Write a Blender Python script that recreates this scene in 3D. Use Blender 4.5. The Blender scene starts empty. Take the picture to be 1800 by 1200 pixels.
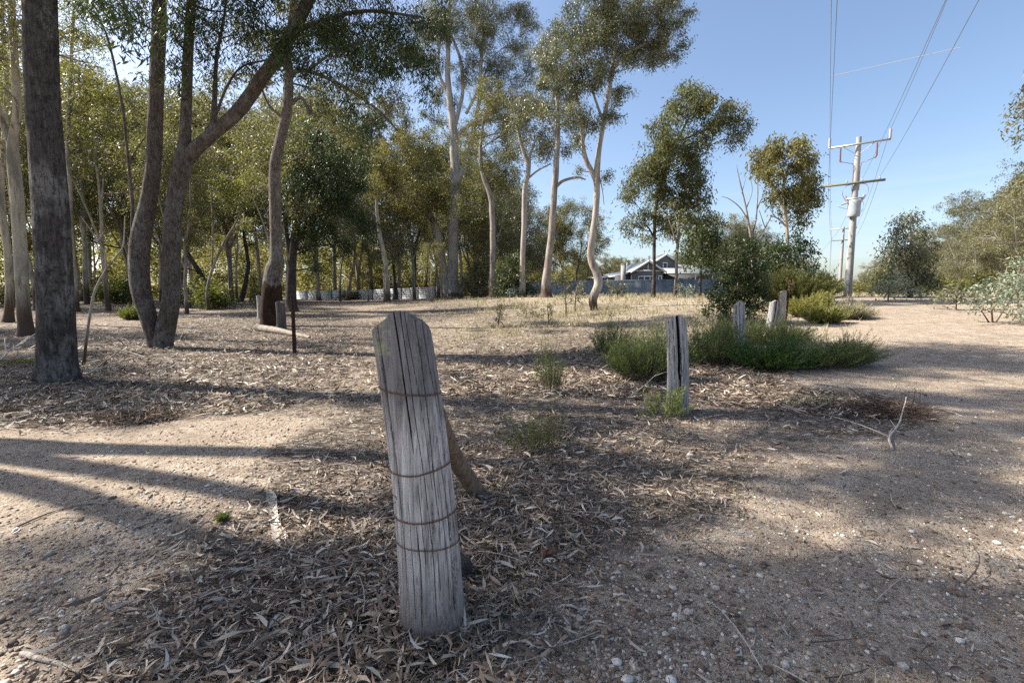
import bpy, math
import numpy as np
from math import radians, sin, cos, tan, pi, sqrt, atan2

# ---------------------------------------------------------------- camera, sky, sun, exposure
SC = bpy.context.scene
COL = SC.collection
CAMH = 1.35
FPX = 800.0                      # focal length in pixels of the 1800 px wide photograph
PITCH = math.atan(81.0/800.0)    # camera looks slightly down
cd = bpy.data.cameras.new('camera'); cam = bpy.data.objects.new('camera', cd); COL.objects.link(cam)
cd.sensor_width = 36.0; cd.lens = 36.0*FPX/1800.0
cd.clip_start = 0.05; cd.clip_end = 6000
cam.location = (0, 0, CAMH); cam.rotation_euler = (pi/2-PITCH, 0, 0)
SC.camera = cam
SUN_EL = radians(44.0)
SUN_DIR = np.array([-0.975, 0.22])            # ground direction towards the sun: left and a little ahead
SUN_DIR = SUN_DIR/np.linalg.norm(SUN_DIR)
w = bpy.data.worlds.new('World'); SC.world = w; w.use_nodes = True
wn = w.node_tree; wn.nodes.clear()
sky = wn.nodes.new('ShaderNodeTexSky'); sky.sky_type = 'NISHITA'; sky.sun_disc = False
sky.sun_elevation = SUN_EL
sky.sun_rotation = atan2(SUN_DIR[0], SUN_DIR[1])
sky.altitude = 200; sky.air_density = 1.0; sky.dust_density = 2.2; sky.ozone_density = 1.6
bg = wn.nodes.new('ShaderNodeBackground'); bg.inputs[1].default_value = 0.095
wo = wn.nodes.new('ShaderNodeOutputWorld')
# thin high cloud wisps low in the sky
tc = wn.nodes.new('ShaderNodeTexCoord'); mp = wn.nodes.new('ShaderNodeMapping'); mp.inputs[3].default_value = (1.2, 1.2, 9.0); nz_ = wn.nodes.new('ShaderNodeTexNoise'); nz_.inputs['Scale'].default_value = 2.6; nz_.inputs['Detail'].default_value = 7; nz_.inputs['Roughness'].default_value = .62; nz_.inputs['Distortion'].default_value = .6
sx_ = wn.nodes.new('ShaderNodeSeparateXYZ'); r1 = wn.nodes.new('ShaderNodeMapRange'); r1.inputs[1].default_value = .48; r1.inputs[2].default_value = .75; r1.inputs[4].default_value = .42
r2 = wn.nodes.new('ShaderNodeMapRange'); r2.inputs[1].default_value = .0; r2.inputs[2].default_value = .26; r2.inputs[3].default_value = 1.0; r2.inputs[4].default_value = 0.0
mu = wn.nodes.new('ShaderNodeMath'); mu.operation = 'MULTIPLY'; mx = wn.nodes.new('ShaderNodeMix'); mx.data_type = 'RGBA'; mx.inputs[7].default_value = (4.6, 4.7, 4.9, 1)
for a_, b_ in ((tc.outputs['Generated'], mp.inputs[0]), (mp.outputs[0], nz_.inputs['Vector']), (tc.outputs['Generated'], sx_.inputs[0]), (nz_.outputs[0], r1.inputs[0]), (sx_.outputs[2], r2.inputs[0]), (r1.outputs[0], mu.inputs[0]), (r2.outputs[0], mu.inputs[1]), (mu.outputs[0], mx.inputs[0]), (sky.outputs[0], mx.inputs[6])): wn.links.new(a_, b_)
wn.links.new(mx.outputs[2], bg.inputs[0]); wn.links.new(bg.outputs[0], wo.inputs[0])
sl = bpy.data.lights.new('sun', 'SUN'); sl.energy = 5.0; sl.angle = radians(0.55); sl.color = (1.0, 0.93, 0.82)
so = bpy.data.objects.new('sun', sl); COL.objects.link(so)
sx, sy, sz = SUN_DIR[0]*cos(SUN_EL), SUN_DIR[1]*cos(SUN_EL), sin(SUN_EL)
from mathutils import Vector
so.rotation_euler = Vector((sx, sy, sz)).to_track_quat('Z', 'Y').to_euler()
so.location = (sx*40, sy*40, sz*40)
SC.view_settings.view_transform = 'Standard'; SC.view_settings.look = 'None'
SC.view_settings.exposure = 1.32; SC.view_settings.gamma = 1.0
SC.render.engine = 'CYCLES'
SC.cycles.max_bounces = 6; SC.cycles.diffuse_bounces = 3; SC.cycles.glossy_bounces = 2
SC.cycles.transmission_bounces = 3; SC.cycles.caustics_reflective = False; SC.cycles.caustics_refractive = False
SC.cycles.use_denoising = False

# ---------------------------------------------------------------- numbers
R = np.random.default_rng(7)
def rng(s): return np.random.default_rng(s)
def sn(x, y=0.0, z=0.0, s=0):
    """cheap smooth noise in about -1..1"""
    r = np.random.default_rng(1000+s); o = 0
    for k in range(5):
        a = r.normal(0, 1, 3); a = a/np.linalg.norm(a)*(0.7+0.5*k); o = o+np.sin(a[0]*x+a[1]*y+a[2]*z+r.uniform(0, 6.28))/(1+0.35*k)
    return o/2.6
def sst(u):
    u = np.clip(u, 0, 1); return u*u*(3-2*u)
def ground(x, y):
    x = np.asarray(x, float); y = np.asarray(y, float)
    d = np.hypot(x, y); a = np.arctan2(x, y)                       # 0 ahead, + right
    t = sst((a+0.45)/0.55)
    A = 0.55+0.72*t
    far = 70-34*sst((a+0.35)/0.8)
    A = np.where(a > 1.2, 1.27-0.72*sst((a-1.2)/1.9), A); far = np.where(a > 1.2, 36+34*sst((a-1.2)/1.9), far)
    z = A*sst((d-4)/(far-4))
    und = 0.035*sn(x*0.9, y*0.9, 0, 1)+0.012*sn(x*3.1, y*3.1, 0, 2)+0.05*sn(x*0.23, y*0.23, 0, 3)*sst((d-6)/10)
    und = und*sst((d-1.0)/3.0)
    return z+und+0.004*sn(x*11, y*11, 0, 4)
def gz(x, y): return float(ground(x, y))
CP, SP = cos(PITCH), sin(PITCH)
def ray(px, py):
    dx, dy = (px-900)/FPX, (600-py)/FPX
    return np.array([dx, CP+dy*SP, -SP+dy*CP])
def at(px, py, Y):
    r = ray(px, py); return np.array([0, 0, CAMH])+r*(Y/r[1])
def gp(px, py):
    r = ray(px, max(py, 522.5)); t = 0.3
    for _ in range(6000):
        p = r*t; h = CAMH+p[2]-gz(p[0], p[1])
        if h < 0.001: break
        t += max(0.002, h*0.6)
    p = r*t; return np.array([p[0], p[1], gz(p[0], p[1])])
def mpp(Y): return Y/FPX         # metres per pixel at depth Y

# ---------------------------------------------------------------- mesh building
class MB:
    def __init__(s): s.V = []; s.F = []; s.A = []; s.M = []; s.n = 0
    def add(s, V, F, a=0.0, m=0):
        V = np.asarray(V, float).reshape(-1, 3); F = np.asarray(F, int)
        s.V.append(V); s.F.append(F+s.n); s.n += len(V)
        s.A.append(np.broadcast_to(np.asarray(a, float), (len(V),)).copy()); s.M.append(np.full(len(F), m, int)); return s
    def box(s, c, d, rz=0.0, a=0.0, m=0):
        x, y, z = np.array(d)/2.0
        v = np.array([(i*x, j*y, k*z) for i in (-1, 1) for j in (-1, 1) for k in (-1, 1)], float)
        cr, sr = cos(rz), sin(rz); v = np.c_[v[:, 0]*cr-v[:, 1]*sr, v[:, 0]*sr+v[:, 1]*cr, v[:, 2]]+np.array(c, float)
        return s.add(v, [(0, 1, 3, 2), (4, 6, 7, 5), (0, 4, 5, 1), (2, 3, 7, 6), (0, 2, 6, 4), (1, 5, 7, 3)], a, m)
    def tube(s, P, Rr, n=8, a=0.0, m=0, bump=0.0, seed=0, cap=True, hz=None, rough=0):
        P = np.asarray(P, float); k = len(P); Rr = np.broadcast_to(np.asarray(Rr, float), (k,))
        T = np.gradient(P, axis=0); T /= np.linalg.norm(T, axis=1)[:, None]+1e-9
        u = np.cross(T[0], (0, 0, 1.0)) if abs(T[0][2]) < .9 else np.cross(T[0], (1.0, 0, 0))
        u /= np.linalg.norm(u); U = [u]
        for i in range(1, k):
            u = u-T[i]*np.dot(u, T[i]); u = u/(np.linalg.norm(u)+1e-9); U.append(u)
        U = np.array(U); W = np.cross(T, U); th = np.linspace(0, 2*pi, n, endpoint=False)
        rr = Rr[:, None]*np.ones((1, n))
        if bump: rr = rr*(1+bump*sn(np.cos(th)[None]*2.2, np.sin(th)[None]*2.2, (P[:, 2]*1.3)[:, None]+P[:, :1]*.7, seed)+bump*.45*sn(np.cos(th)[None]*6, np.sin(th)[None]*6, (P[:, 2]*5)[:, None], seed+1))
        if rough: rr = rr*(1-rough*np.abs(sn(th[None]*9+1.5*sn(P[:, 2:3]*3, th[None]*2, 0, seed+7), P[:, 2:3]*6, 0, seed+8))-rough*.7*np.abs(sn(th[None]*21, P[:, 2:3]*14, 0, seed+9)))
        V = P[:, None]+rr[..., None]*(np.cos(th)[None, :, None]*U[:, None]+np.sin(th)[None, :, None]*W[:, None])
        V = V.reshape(-1, 3); i, j = np.meshgrid(np.arange(k-1), np.arange(n), indexing='ij'); j2 = (j+1) % n
        F = np.stack([i*n+j, i*n+j2, (i+1)*n+j2, (i+1)*n+j], -1).reshape(-1, 4)
        av = a if hz is None else V[:, 2]-hz
        s.add(V, F, av, m)
        if cap:
            for e, rev in ((0, True), (k-1, False)):
                c = P[e]; base = V[e*n:(e+1)*n]; vv = np.vstack([base, c]); jj = np.arange(n)
                f = np.stack([jj, (jj+1) % n, np.full(n, n)], -1); f = f[:, ::-1] if rev else f
                s.add(vv, f, a if hz is None else c[2]-hz, m)
        return s
    def build(s, name, mats, parent=None, smooth=False, loc=None):
        me = bpy.data.meshes.new(name)
        V = np.vstack(s.V)
        if loc is not None: V = V-np.asarray(loc, float)
        me.vertices.add(len(V)); me.vertices.foreach_set('co', V.astype(np.float32).ravel())
        tot = np.concatenate([np.full(len(f), f.shape[1]) for f in s.F]); idx = np.concatenate([f.ravel() for f in s.F])
        me.loops.add(len(idx)); me.loops.foreach_set('vertex_index', idx.astype(np.int32))
        me.polygons.add(len(tot)); st = np.concatenate([[0], np.cumsum(tot)[:-1]])
        me.polygons.foreach_set('loop_start', st.astype(np.int32))
        me.polygons.foreach_set('material_index', np.concatenate(s.M).astype(np.int32))
        if smooth: me.polygons.foreach_set('use_smooth', np.ones(len(tot), bool))
        at_ = me.attributes.new('v', 'FLOAT', 'POINT'); at_.data.foreach_set('value', np.concatenate(s.A).astype(np.float32))
        me.update(calc_edges=True)
        for m_ in (mats if isinstance(mats, (list, tuple)) else [mats]): me.materials.append(m_)
        o = bpy.data.objects.new(name, me); COL.objects.link(o)
        if loc is not None and parent is None: o.location = loc
        if parent is not None: o.parent = parent
        return o
def crs(P, n=8):
    """Catmull-Rom resample of rows (any number of columns)"""
    P = np.asarray(P, float)
    if len(P) < 3:
        t = np.linspace(0, 1, n*(len(P)-1)+1)[:, None]; return P[0]*(1-t)+P[-1]*t
    Q = np.vstack([2*P[0]-P[1], P, 2*P[-1]-P[-2]]); out = []
    for i in range(len(P)-1):
        p0, p1, p2, p3 = Q[i:i+4]
        for t in np.linspace(0, 1, n, endpoint=False):
            out.append(.5*((2*p1)+(-p0+p2)*t+(2*p0-5*p1+4*p2-p3)*t*t+(-p0+3*p1-3*p2+p3)*t**3))
    out.append(P[-1]); return np.array(out)
def tag(o, label, cat, group=None, kind=None):
    if label: o['label'] = label
    if cat: o['category'] = cat
    if group: o['group'] = group
    if kind: o['kind'] = kind
    return o
def thing(name, loc, label, cat, group=None):
    o = bpy.data.objects.new(name, None); COL.objects.link(o); o.empty_display_size = 0.2
    o.location = [float(c) for c in loc]; return tag(o, label, cat, group)

# ---------------------------------------------------------------- materials
class NT:
    def __init__(s, name):
        s.m = bpy.data.materials.new(name); s.m.use_nodes = True; s.t = s.m.node_tree; s.t.nodes.clear()
        s.out = s.t.nodes.new('ShaderNodeOutputMaterial')
    def n(s, typ, ins=None, **kw):
        nd = s.t.nodes.new('ShaderNode'+typ)
        for k, v in kw.items(): setattr(nd, k, v)
        for k, v in (ins or {}).items():
            if isinstance(v, bpy.types.NodeSocket): s.t.links.new(v, nd.inputs[k])
            else: nd.inputs[k].default_value = v
        return nd
    def surf(s, sh): s.t.links.new(sh, s.out.inputs[0]); return s.m
    def coord(s, sc=(1, 1, 1), kind='Object', rot=(0, 0, 0)):
        c = s.n('TexCoord').outputs[kind]
        return s.n('Mapping', {0: c, 2: rot, 3: sc}).outputs[0]
    def noise(s, vec, scale, detail=4, rough=.55, dist=0.0): return s.n('TexNoise', {'Vector': vec, 'Scale': scale, 'Detail': detail, 'Roughness': rough, 'Distortion': dist}).outputs[0]
    def ramp(s, fac, stops, interp='LINEAR'):
        nd = s.n('ValToRGB', {0: fac}); cr = nd.color_ramp; cr.interpolation = interp
        while len(cr.elements) < len(stops): cr.elements.new(.5)
        for e, (p, c) in zip(cr.elements, stops): e.position = p; e.color = (*c, 1) if len(c) == 3 else (c[0],)*3+(1,)
        return nd.outputs[0]
    def mix(s, f, a, b, mode='MIX'):
        nd = s.t.nodes.new('ShaderNodeMix'); nd.data_type = 'RGBA'; nd.blend_type = mode
        for k, v in ((0, f), (6, a), (7, b)):
            if isinstance(v, bpy.types.NodeSocket): s.t.links.new(v, nd.inputs[k])
            else: nd.inputs[k].default_value = v if k == 0 else (*v, 1)
        return nd.outputs[2]
    def math(s, op, a, b=0.0, c=None):
        d = {0: a, 1: b}
        if c is not None: d[2] = c
        return s.n('Math', d, operation=op).outputs[0]
    def attr(s, name='v'): return s.n('Attribute', attribute_name=name).outputs['Fac']
    def bump(s, h, st=.5, dist=.02): return s.n('Bump', {'Height': h, 'Strength': st, 'Distance': dist}).outputs[0]
    def pbr(s, col, rough=.8, nor=None, spec=.3, metal=0.0):
        d = {'Base Color': col if isinstance(col, bpy.types.NodeSocket) else (*col, 1), 'Roughness': rough, 'Specular IOR Level': spec, 'Metallic': metal}
        if nor is not None: d['Normal'] = nor
        return s.n('BsdfPrincipled', d).outputs[0]

def m_leaf(name, cols, rough=.5, trans=.3, spec=.32):
    t = NT(name); v = t.attr(); n = len(cols)
    col = t.ramp(v, [(i/(n-1) if n > 1 else 0, c) for i, c in enumerate(cols)])
    col = t.mix(1.0, col, t.ramp(t.n('ObjectInfo').outputs['Random'], [(0, (.78, .84, .8)), (.5, (1, 1, 1)), (1, (1.22, 1.14, .95))]), 'MULTIPLY')
    p = t.pbr(col, rough, None, spec)
    tr = t.n('BsdfTranslucent', {0: t.mix(1.0, col, (1.25, 1.3, .7), 'MULTIPLY')}).outputs[0]
    return t.surf(t.n('MixShader', {0: trans, 1: p, 2: tr}).outputs[0])
def m_bark_rough(name, a, b, patch=(.26, .25, .23), burn=None):
    t = NT(name); c = t.coord((1, 1, .16)); c2 = t.coord((1, 1, .6))
    n1 = t.noise(c, 34, 8, .72, .5); n2 = t.noise(c2, 3.2, 4, .6); n3 = t.noise(c2, 14, 7, .75)
    n4 = t.noise(t.coord((1, 1, .05)), 60, 3, .7)
    col = t.ramp(n1, [(.30, a), (.62, b)])
    col = t.mix(t.ramp(n2, [(.47, (0,)), (.60, (.85,))]), col, patch)
    col = t.mix(t.ramp(n3, [(.38, (.8,)), (.52, (0,))]), col, tuple(x*.5 for x in a))
    col = t.mix(t.ramp(n4, [(.35, (.55,)), (.5, (0,))]), col, tuple(x*.4 for x in a))
    if burn:
        h = t.math('ADD', t.attr(), t.math('MULTIPLY', n2, 1.2)); n5 = t.noise(c, 12, 6, .7, 1.0); bc = t.ramp(n5, [(.35, (.020, .013, .010)), (.55, burn[1]), (.72, (.14, .075, .045))]); col = t.mix(t.ramp(t.math('DIVIDE', t.math('ADD', h, t.math('MULTIPLY', n5, 1.1)), burn[0]*2), [(.60, (1,)), (.64, (0,))]), col, bc)
    hh = t.math('ADD', n1, t.math('MULTIPLY', n4, .6))
    return t.surf(t.pbr(col, .9, t.bump(hh, 1.0, .05), .15))
def m_bark_gum(name, pale=(.37, .335, .285), grey=(.26, .24, .22), brown=(.17, .11, .075), sock=0.8):
    t = NT(name); c = t.coord((1, 1, .12)); c2 = t.coord((1, 1, .35))
    n1 = t.noise(c, 7, 5, .6, .6); n2 = t.noise(c2, 2.3, 4, .6, .5); n3 = t.noise(c, 30, 4, .6)
    col = t.ramp(n2, [(.38, grey), (.56, pale)])
    col = t.mix(t.ramp(n1, [(.56, (0,)), (.63, (.85,))]), col, brown)
    col = t.mix(t.ramp(n3, [(.3, (.5,)), (.5, (0,))]), col, grey)
    h = t.math('ADD', t.attr(), t.math('MULTIPLY', t.math('SUBTRACT', n1, .5), 2.2))
    col = t.mix(t.ramp(t.math('DIVIDE', h, max(sock, .01)*2), [(.3, (1,)), (.6, (0,))]), col, (.085, .055, .038))
    return t.surf(t.pbr(col, .75, t.bump(t.math('ADD', n1, n3), .45, .02), .2))
def m_simple(name, col, rough=.7, metal=0., nscale=0, var=.25, spec=.3):
    t = NT(name)
    if nscale:
        n1 = t.noise(t.coord(), nscale, 5, .6); c = t.ramp(n1, [(.3, tuple(x*(1-var) for x in col)), (.7, tuple(min(1, x*(1+var)) for x in col))])
        return t.surf(t.pbr(c, rough, t.bump(n1, .3, .01), spec, metal))
    return t.surf(t.pbr(col, rough, None, spec, metal))
def m_wood(name, base=(.30, .28, .27), dark=(.035, .03, .028), lichen=0.0, brown=.25, sc=1.0):
    t = NT(name); c = t.coord((1, 1, .045)); n1 = t.noise(c, 55*sc, 6, .65, .25); n2 = t.noise(t.coord((1, 1, .25)), 7*sc, 5, .6)
    n3 = t.noise(c, 16*sc, 5, .6, .5); n4 = t.noise(t.coord((1, 1, .02)), 150*sc, 3, .6)
    col = t.ramp(n1, [(.26, tuple(x*.26 for x in base)), (.44, tuple(x*.8 for x in base)), (.70, tuple(min(1, x*1.5) for x in base))])
    col = t.mix(t.ramp(n3, [(.60, (0,)), (.70, (brown*2.2,))]), col, (.17, .105, .065))
    col = t.mix(t.ramp(n2, [(.60, (0,)), (.72, (.5,))]), col, tuple(x*.42 for x in base))
    col = t.mix(t.ramp(n4, [(.34, (.55,)), (.46, (0,))]), col, dark)
    n6 = t.noise(t.coord((1, 1, .03)), 90*sc, 7, .75, .15); col = t.mix(t.ramp(n6, [(.36, (.75,)), (.47, (0,))]), col, tuple(x*.30 for x in base)); n7 = t.noise(t.coord((1, 1, .5)), 85*sc, 5, .8); n8 = t.noise(t.coord((1, 1, .22)), 8.5*sc, 4, .6, .8)
    col = t.mix(t.math('MULTIPLY', t.ramp(n8, [(.55, (0,)), (.62, (1,))]), t.ramp(n7, [(.44, (.9,)), (.52, (.1,))])), col, (.055, .05, .048))
    if lichen:
        zz_ = t.n('SeparateXYZ', {0: t.n('TexCoord').outputs['Object']}).outputs[2]
        col = t.mix(t.ramp(t.math('SUBTRACT', t.math('ADD', zz_, t.math('MULTIPLY', n2, .5)), .25), [(.80, (0,)), (.98, (.7,))]), col, (.085, .082, .085))
        col = t.mix(t.ramp(t.math('ADD', zz_, t.math('MULTIPLY', n2, .18)), [(.15, (.8,)), (.42, (0,))]), col, (.10, .08, .065))
    col = t.mix(t.attr(), col, dark)                     # v marks the drying cracks, real gaps; their inner shade is painted dark too
    if lichen:
        g = t.n('SeparateXYZ', {0: t.n('TexCoord').outputs['Object']}).outputs
        m1 = t.noise(t.coord(), 26, 6, .75)
        zone = t.math('MULTIPLY', t.math('GREATER_THAN', g[2], lichen), t.math('LESS_THAN', t.math('ADD', g[0], t.math('MULTIPLY', m1, .05)), -.095))
        col = t.mix(t.math('MULTIPLY', zone, t.ramp(m1, [(.47, (0,)), (.54, (.85,))])), col, (.25, .26, .17))
    hh = t.math('ADD', t.math('MULTIPLY', n1, .7), n4)
    return t.surf(t.pbr(col, .86, t.bump(hh, .6, .006), .2))

LEAF_NEAR = m_leaf('gum_leaf_near', [(.030, .050, .020), (.055, .078, .030), (.085, .105, .035), (.13, .14, .045)], .38, .30)
LEAF_OLIVE = m_leaf('gum_leaf_olive', [(.062, .066, .030), (.105, .105, .046), (.165, .155, .066), (.24, .205, .10)], .48, .44)
LEAF_GREY = m_leaf('gum_leaf_grey', [(.075, .085, .055), (.12, .125, .08), (.165, .165, .105), (.25, .235, .15)], .40, .28)
LEAF_DARK = m_leaf('dense_leaf_dark', [(.022, .038, .014), (.045, .065, .022), (.075, .095, .03)], .45, .25)
LEAF_LIME = m_leaf('lime_leaf', [(.065, .078, .026), (.13, .138, .045), (.22, .205, .07)], .48, .52)
LEAF_YELL = m_leaf('yellow_green_leaf', [(.11, .12, .04), (.18, .185, .065), (.27, .255, .10)], .5, .35)
LEAF_BLUE = m_leaf('glaucous_leaf', [(.10, .135, .105), (.18, .22, .18), (.32, .37, .33)], .45, .2)
LEAF_HEATH = m_leaf('heath_needle', [(.10, .078, .05), (.072, .09, .036), (.13, .165, .055), (.22, .25, .10)], .5, .35)
LEAF_BROWN = m_leaf('dull_brown_green_leaf', [(.080, .080, .048), (.125, .120, .070), (.19, .175, .105)], .5, .35)
STRAW = m_leaf('dry_straw', [(.24, .19, .13), (.38, .32, .23), (.52, .46, .35)], .7, .3, .2)
BARK_BOX = m_bark_rough('grey_box_bark', (.045, .040, .038), (.125, .112, .103), (.25, .235, .22))
BARK_TWIN = m_bark_rough('red_grey_bark', (.075, .058, .048), (.18, .15, .128), (.21, .195, .18))
BARK_BURNT = m_bark_rough('half_burnt_bark', (.11, .085, .07), (.24, .205, .175), (.27, .25, .225), burn=(2.35, (.050, .028, .017)))
BARK_DARK = m_bark_rough('dark_ironbark', (.035, .028, .024), (.095, .08, .068), (.12, .11, .10))
BARK_GUM = m_bark_gum('pale_gum_bark')
BARK_GUM2 = m_bark_gum('cream_gum_bark', (.40, .35, .27), (.18, .17, .13), (.14, .10, .07), 1.3)
BARK_GREY = m_bark_gum('grey_gum_bark', (.30, .265, .225), (.17, .15, .135), (.11, .075, .055), 1.0)
WOOD = m_wood('weathered_post_wood', (.41, .40, .40), lichen=1.13)
WOOD2 = m_wood('weathered_post_wood_far', (.37, .355, .35), sc=.8)
LOGWOOD = m_wood('brown_log_wood', (.23, .16, .11), brown=.4, sc=.7)
PALELOG = m_wood('bleached_log_wood', (.42, .37, .31), brown=.1, sc=.6)
RUST = m_simple('rusty_wire', (.16, .085, .05), .8, .3, 60, .5)
RUSTPOST = m_simple('rusty_steel', (.075, .035, .025), .8, .2, 30, .4)
STICK = m_simple('dead_stick', (.17, .14, .12), .9, 0, 14, .45)
STICKP = m_simple('pale_dead_stick', (.40, .36, .31), .85, 0, 14, .3)

# ---------------------------------------------------------------- ground cover maps (what lies where)
def fence_s(x, y): return (x+.32)*.83-(y-1.69)*.56            # metres to the right (+) or left (-) of the old fence line
def litter_map(x, y):
    x = np.asarray(x, float); y = np.asarray(y, float); s = fence_s(x, y); nz = .35*sn(x*1.3, y*1.3, 0, 21)+.2*sn(x*3.7, y*3.7, 0, 22)
    left = sst((-1.35-.17*(y-2.5)-x+nz*1.1)/.95)*sst((5.1-y+nz)/.8)
    right = sst((s-.15+nz*.9-1.9*np.exp(-((y-5.2)/1.1)**2))/.95)
    m = (1-left)*(1-right)
    patch = sst((sn(x*.75, y*.75, 0, 23)*.9+sn(x*2.1, y*2.1, 0, 25)*.5+.5)/.6)
    return m*(1-.55*(1-patch)*sst((np.hypot(x, y)-3.0)/2.0))
def straw_map(x, y):
    x = np.asarray(x, float); y = np.asarray(y, float); d = np.hypot(x, y); a = x/np.maximum(y, .1)
    s = fence_s(x, y)
    mid = sst((d-9)/9)*sst((a+.22)/.25)*sst((-s+.6)/1.5)*sst((y-3)/3)
    road = sst((s-5.2-.02*d)/2.0)*sst((d-10)/6)+np.exp(-((s-1.0)/1.2)**2)*sst((d-11)/3)
    far = sst((d-30)/20)*sst((a+.35)/.3)*.6
    return np.clip(np.maximum(np.maximum(mid, road), far), 0, 1)*(0.6+.4*sn(x*.8, y*.8, 0, 24))

def build_ground():
    nr, na = 330, 620
    r = np.concatenate([[0], np.geomspace(.35, 160, nr-40), np.geomspace(165, 2600, 39)])
    th = np.linspace(0, 2*pi, na, endpoint=False)
    rr, tt = np.meshgrid(r, th, indexing='ij'); x = rr*np.sin(tt)-.3; y = rr*np.cos(tt)+1.6
    z = ground(x, y)
    V = np.stack([x, y, z], -1).reshape(-1, 3)
    i, j = np.meshgrid(np.arange(nr), np.arange(na), indexing='ij'); keep = i < nr-1; i = i[keep]; j = j[keep]; j2 = (j+1) % na
    F = np.stack([i*na+j, i*na+j2, (i+1)*na+j2, (i+1)*na+j], -1)
    mb = MB(); mb.add(V, F, litter_map(x, y).ravel())
    t = NT('dry_earth'); co = t.coord()
    lit = t.attr(); stw = t.attr('straw')
    big = t.noise(co, .55, 4, .6); mid = t.noise(co, 3.0, 5, .6); fine = t.noise(co, 38, 6, .7)
    soil = t.ramp(mid, [(.3, (.21, .165, .122)), (.5, (.335, .275, .212)), (.72, (.47, .405, .325))])
    soil = t.mix(t.ramp(big, [(.42, (0,)), (.6, (.55,))]), soil, (.39, .315, .24))
    soil = t.mix(t.ramp(fine, [(.34, (.8,)), (.50, (0,))]), soil, (.14, .10, .075)); soil = t.mix(t.ramp(t.noise(co, 9, 6, .7), [(.38, (.5,)), (.52, (0,))]), soil, (.20, .15, .115))
    # grit
    v1 = t.n('TexVoronoi', {'Vector': co, 'Scale': 62.0}); v2 = t.n('TexVoronoi', {'Vector': co, 'Scale': 150.0})
    def grit(v, base, lo, hi, soft):
        sp = t.n('SeparateColor', {0: v.outputs['Color']}).outputs
        c = t.ramp(sp[0], [(0, (.09, .07, .055)), (.35, (.26, .19, .14)), (.7, (.42, .35, .27)), (1, (.66, .61, .53))])
        f = t.math('MULTIPLY', t.ramp(sp[1], [(lo, (0,)), (lo+.02, (1,))]), t.ramp(v.outputs['Distance'], [(.25, (1,)), (.42, (0,))]))
        return t.mix(t.math('MULTIPLY', f, soft), base, c), f
    soil, f2 = grit(v2, soil, .45, 1, .8); soil, f1 = grit(v1, soil, .68, 1, .9)
    # leaf litter: long thin cells lying three ways
    wob = t.n('VectorMath', {0: co, 1: t.n('VectorMath', {0: t.n('TexNoise', {'Vector': co, 'Scale': 5.0}).outputs['Color'], 1: (.12, .12, .12)}, operation='MULTIPLY').outputs[0]}, operation='ADD').outputs[0]
    cols = []; hs = []
    for k, (rot, sc) in enumerate(((.5, 1.0), (1.7, 1.25), (2.7, .8))):
        mp = t.n('Mapping', {0: wob, 2: (0, 0, rot), 3: (13*sc, 52*sc, 20)}).outputs[0]
        v = t.n('TexVoronoi', {'Vector': mp, 'Scale': 1.0}); sp = t.n('SeparateColor', {0: v.outputs['Color']}).outputs
        c = t.ramp(sp[0], [(0, (.06, .045, .035)), (.3, (.19, .145, .11)), (.55, (.34, .28, .22)), (.8, (.48, .42, .35)), (1, (.62, .57, .50))])
        cols.append(c); hs.append((sp[1], v.outputs['Distance']))
    lc = t.mix(t.ramp(hs[1][0], [(.45, (0,)), (.5, (1,))]), cols[0], cols[1]); lc = t.mix(t.ramp(hs[2][0], [(.55, (0,)), (.6, (1,))]), lc, cols[2])
    lc = t.mix(t.ramp(hs[0][1], [(.3, (0,)), (.55, (.8,))]), lc, (.035, .026, .02)); lc = t.mix(t.ramp(t.noise(co, 4, 6, .75), [(.40, (.6,)), (.55, (0,))]), lc, (.07, .05, .038))
    brk = t.noise(co, 6.5, 6, .7)
    lf = t.math('MULTIPLY', t.ramp(t.math('ADD', lit, t.math('MULTIPLY', t.math('SUBTRACT', brk, .5), 1.4)), [(.30, (0,)), (.62, (1,))]), .92)
    col = t.mix(lf, soil, lc)
    # dead straw further off
    sf = t.noise(t.coord((1, 1, .3)), 19, 6, .75); sc_ = t.ramp(sf, [(.3, (.27, .215, .15)), (.5, (.46, .385, .275)), (.7, (.62, .54, .41))])
    col = t.mix(t.math('MULTIPLY', stw, .85), col, sc_)
    h = t.math('ADD', t.math('MULTIPLY', f1, .6), t.math('MULTIPLY', f2, .25)); h = t.math('ADD', h, t.math('MULTIPLY', fine, .5))
    h = t.math('ADD', h, t.math('MULTIPLY', lf, t.math('MULTIPLY', hs[0][0], 1.0)))
    h = t.math('ADD', h, t.math('MULTIPLY', t.noise(co, 5, 6, .7), 3.0)); mat = t.surf(t.pbr(col, .93, t.bump(h, 1.0, .018), .12))
    o = mb.build('ground', mat, smooth=True)
    a = o.data.attributes.new('straw', 'FLOAT', 'POINT'); a.data.foreach_set('value', straw_map(x, y).ravel().astype(np.float32))
    tag(o, 'bare reddish dry earth and gravel track with leaf litter between the trees', 'ground', kind='structure')
build_ground()

def scatter(n, dens, rmin, rmax, seed, power=1.0, amin=-55, amax=58):
    """points on the ground in front of the camera, thinning out with distance"""
    r = rng(seed); u = r.uniform(0, 1, n)
    d = np.exp(np.log(rmin)+(np.log(rmax)-np.log(rmin))*u**power)
    a = np.radians(r.uniform(amin, amax, n)); x = d*np.sin(a); y = d*np.cos(a)
    k = r.uniform(0, 1, n) < dens(x, y); return x[k], y[k], r
def on_ground(x, y, e=.02):
    n = np.stack([-(ground(x+e, y)-ground(x-e, y))/(2*e), -(ground(x, y+e)-ground(x, y-e))/(2*e), np.ones_like(x)], -1)
    return n/np.linalg.norm(n, axis=1)[:, None]

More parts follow.
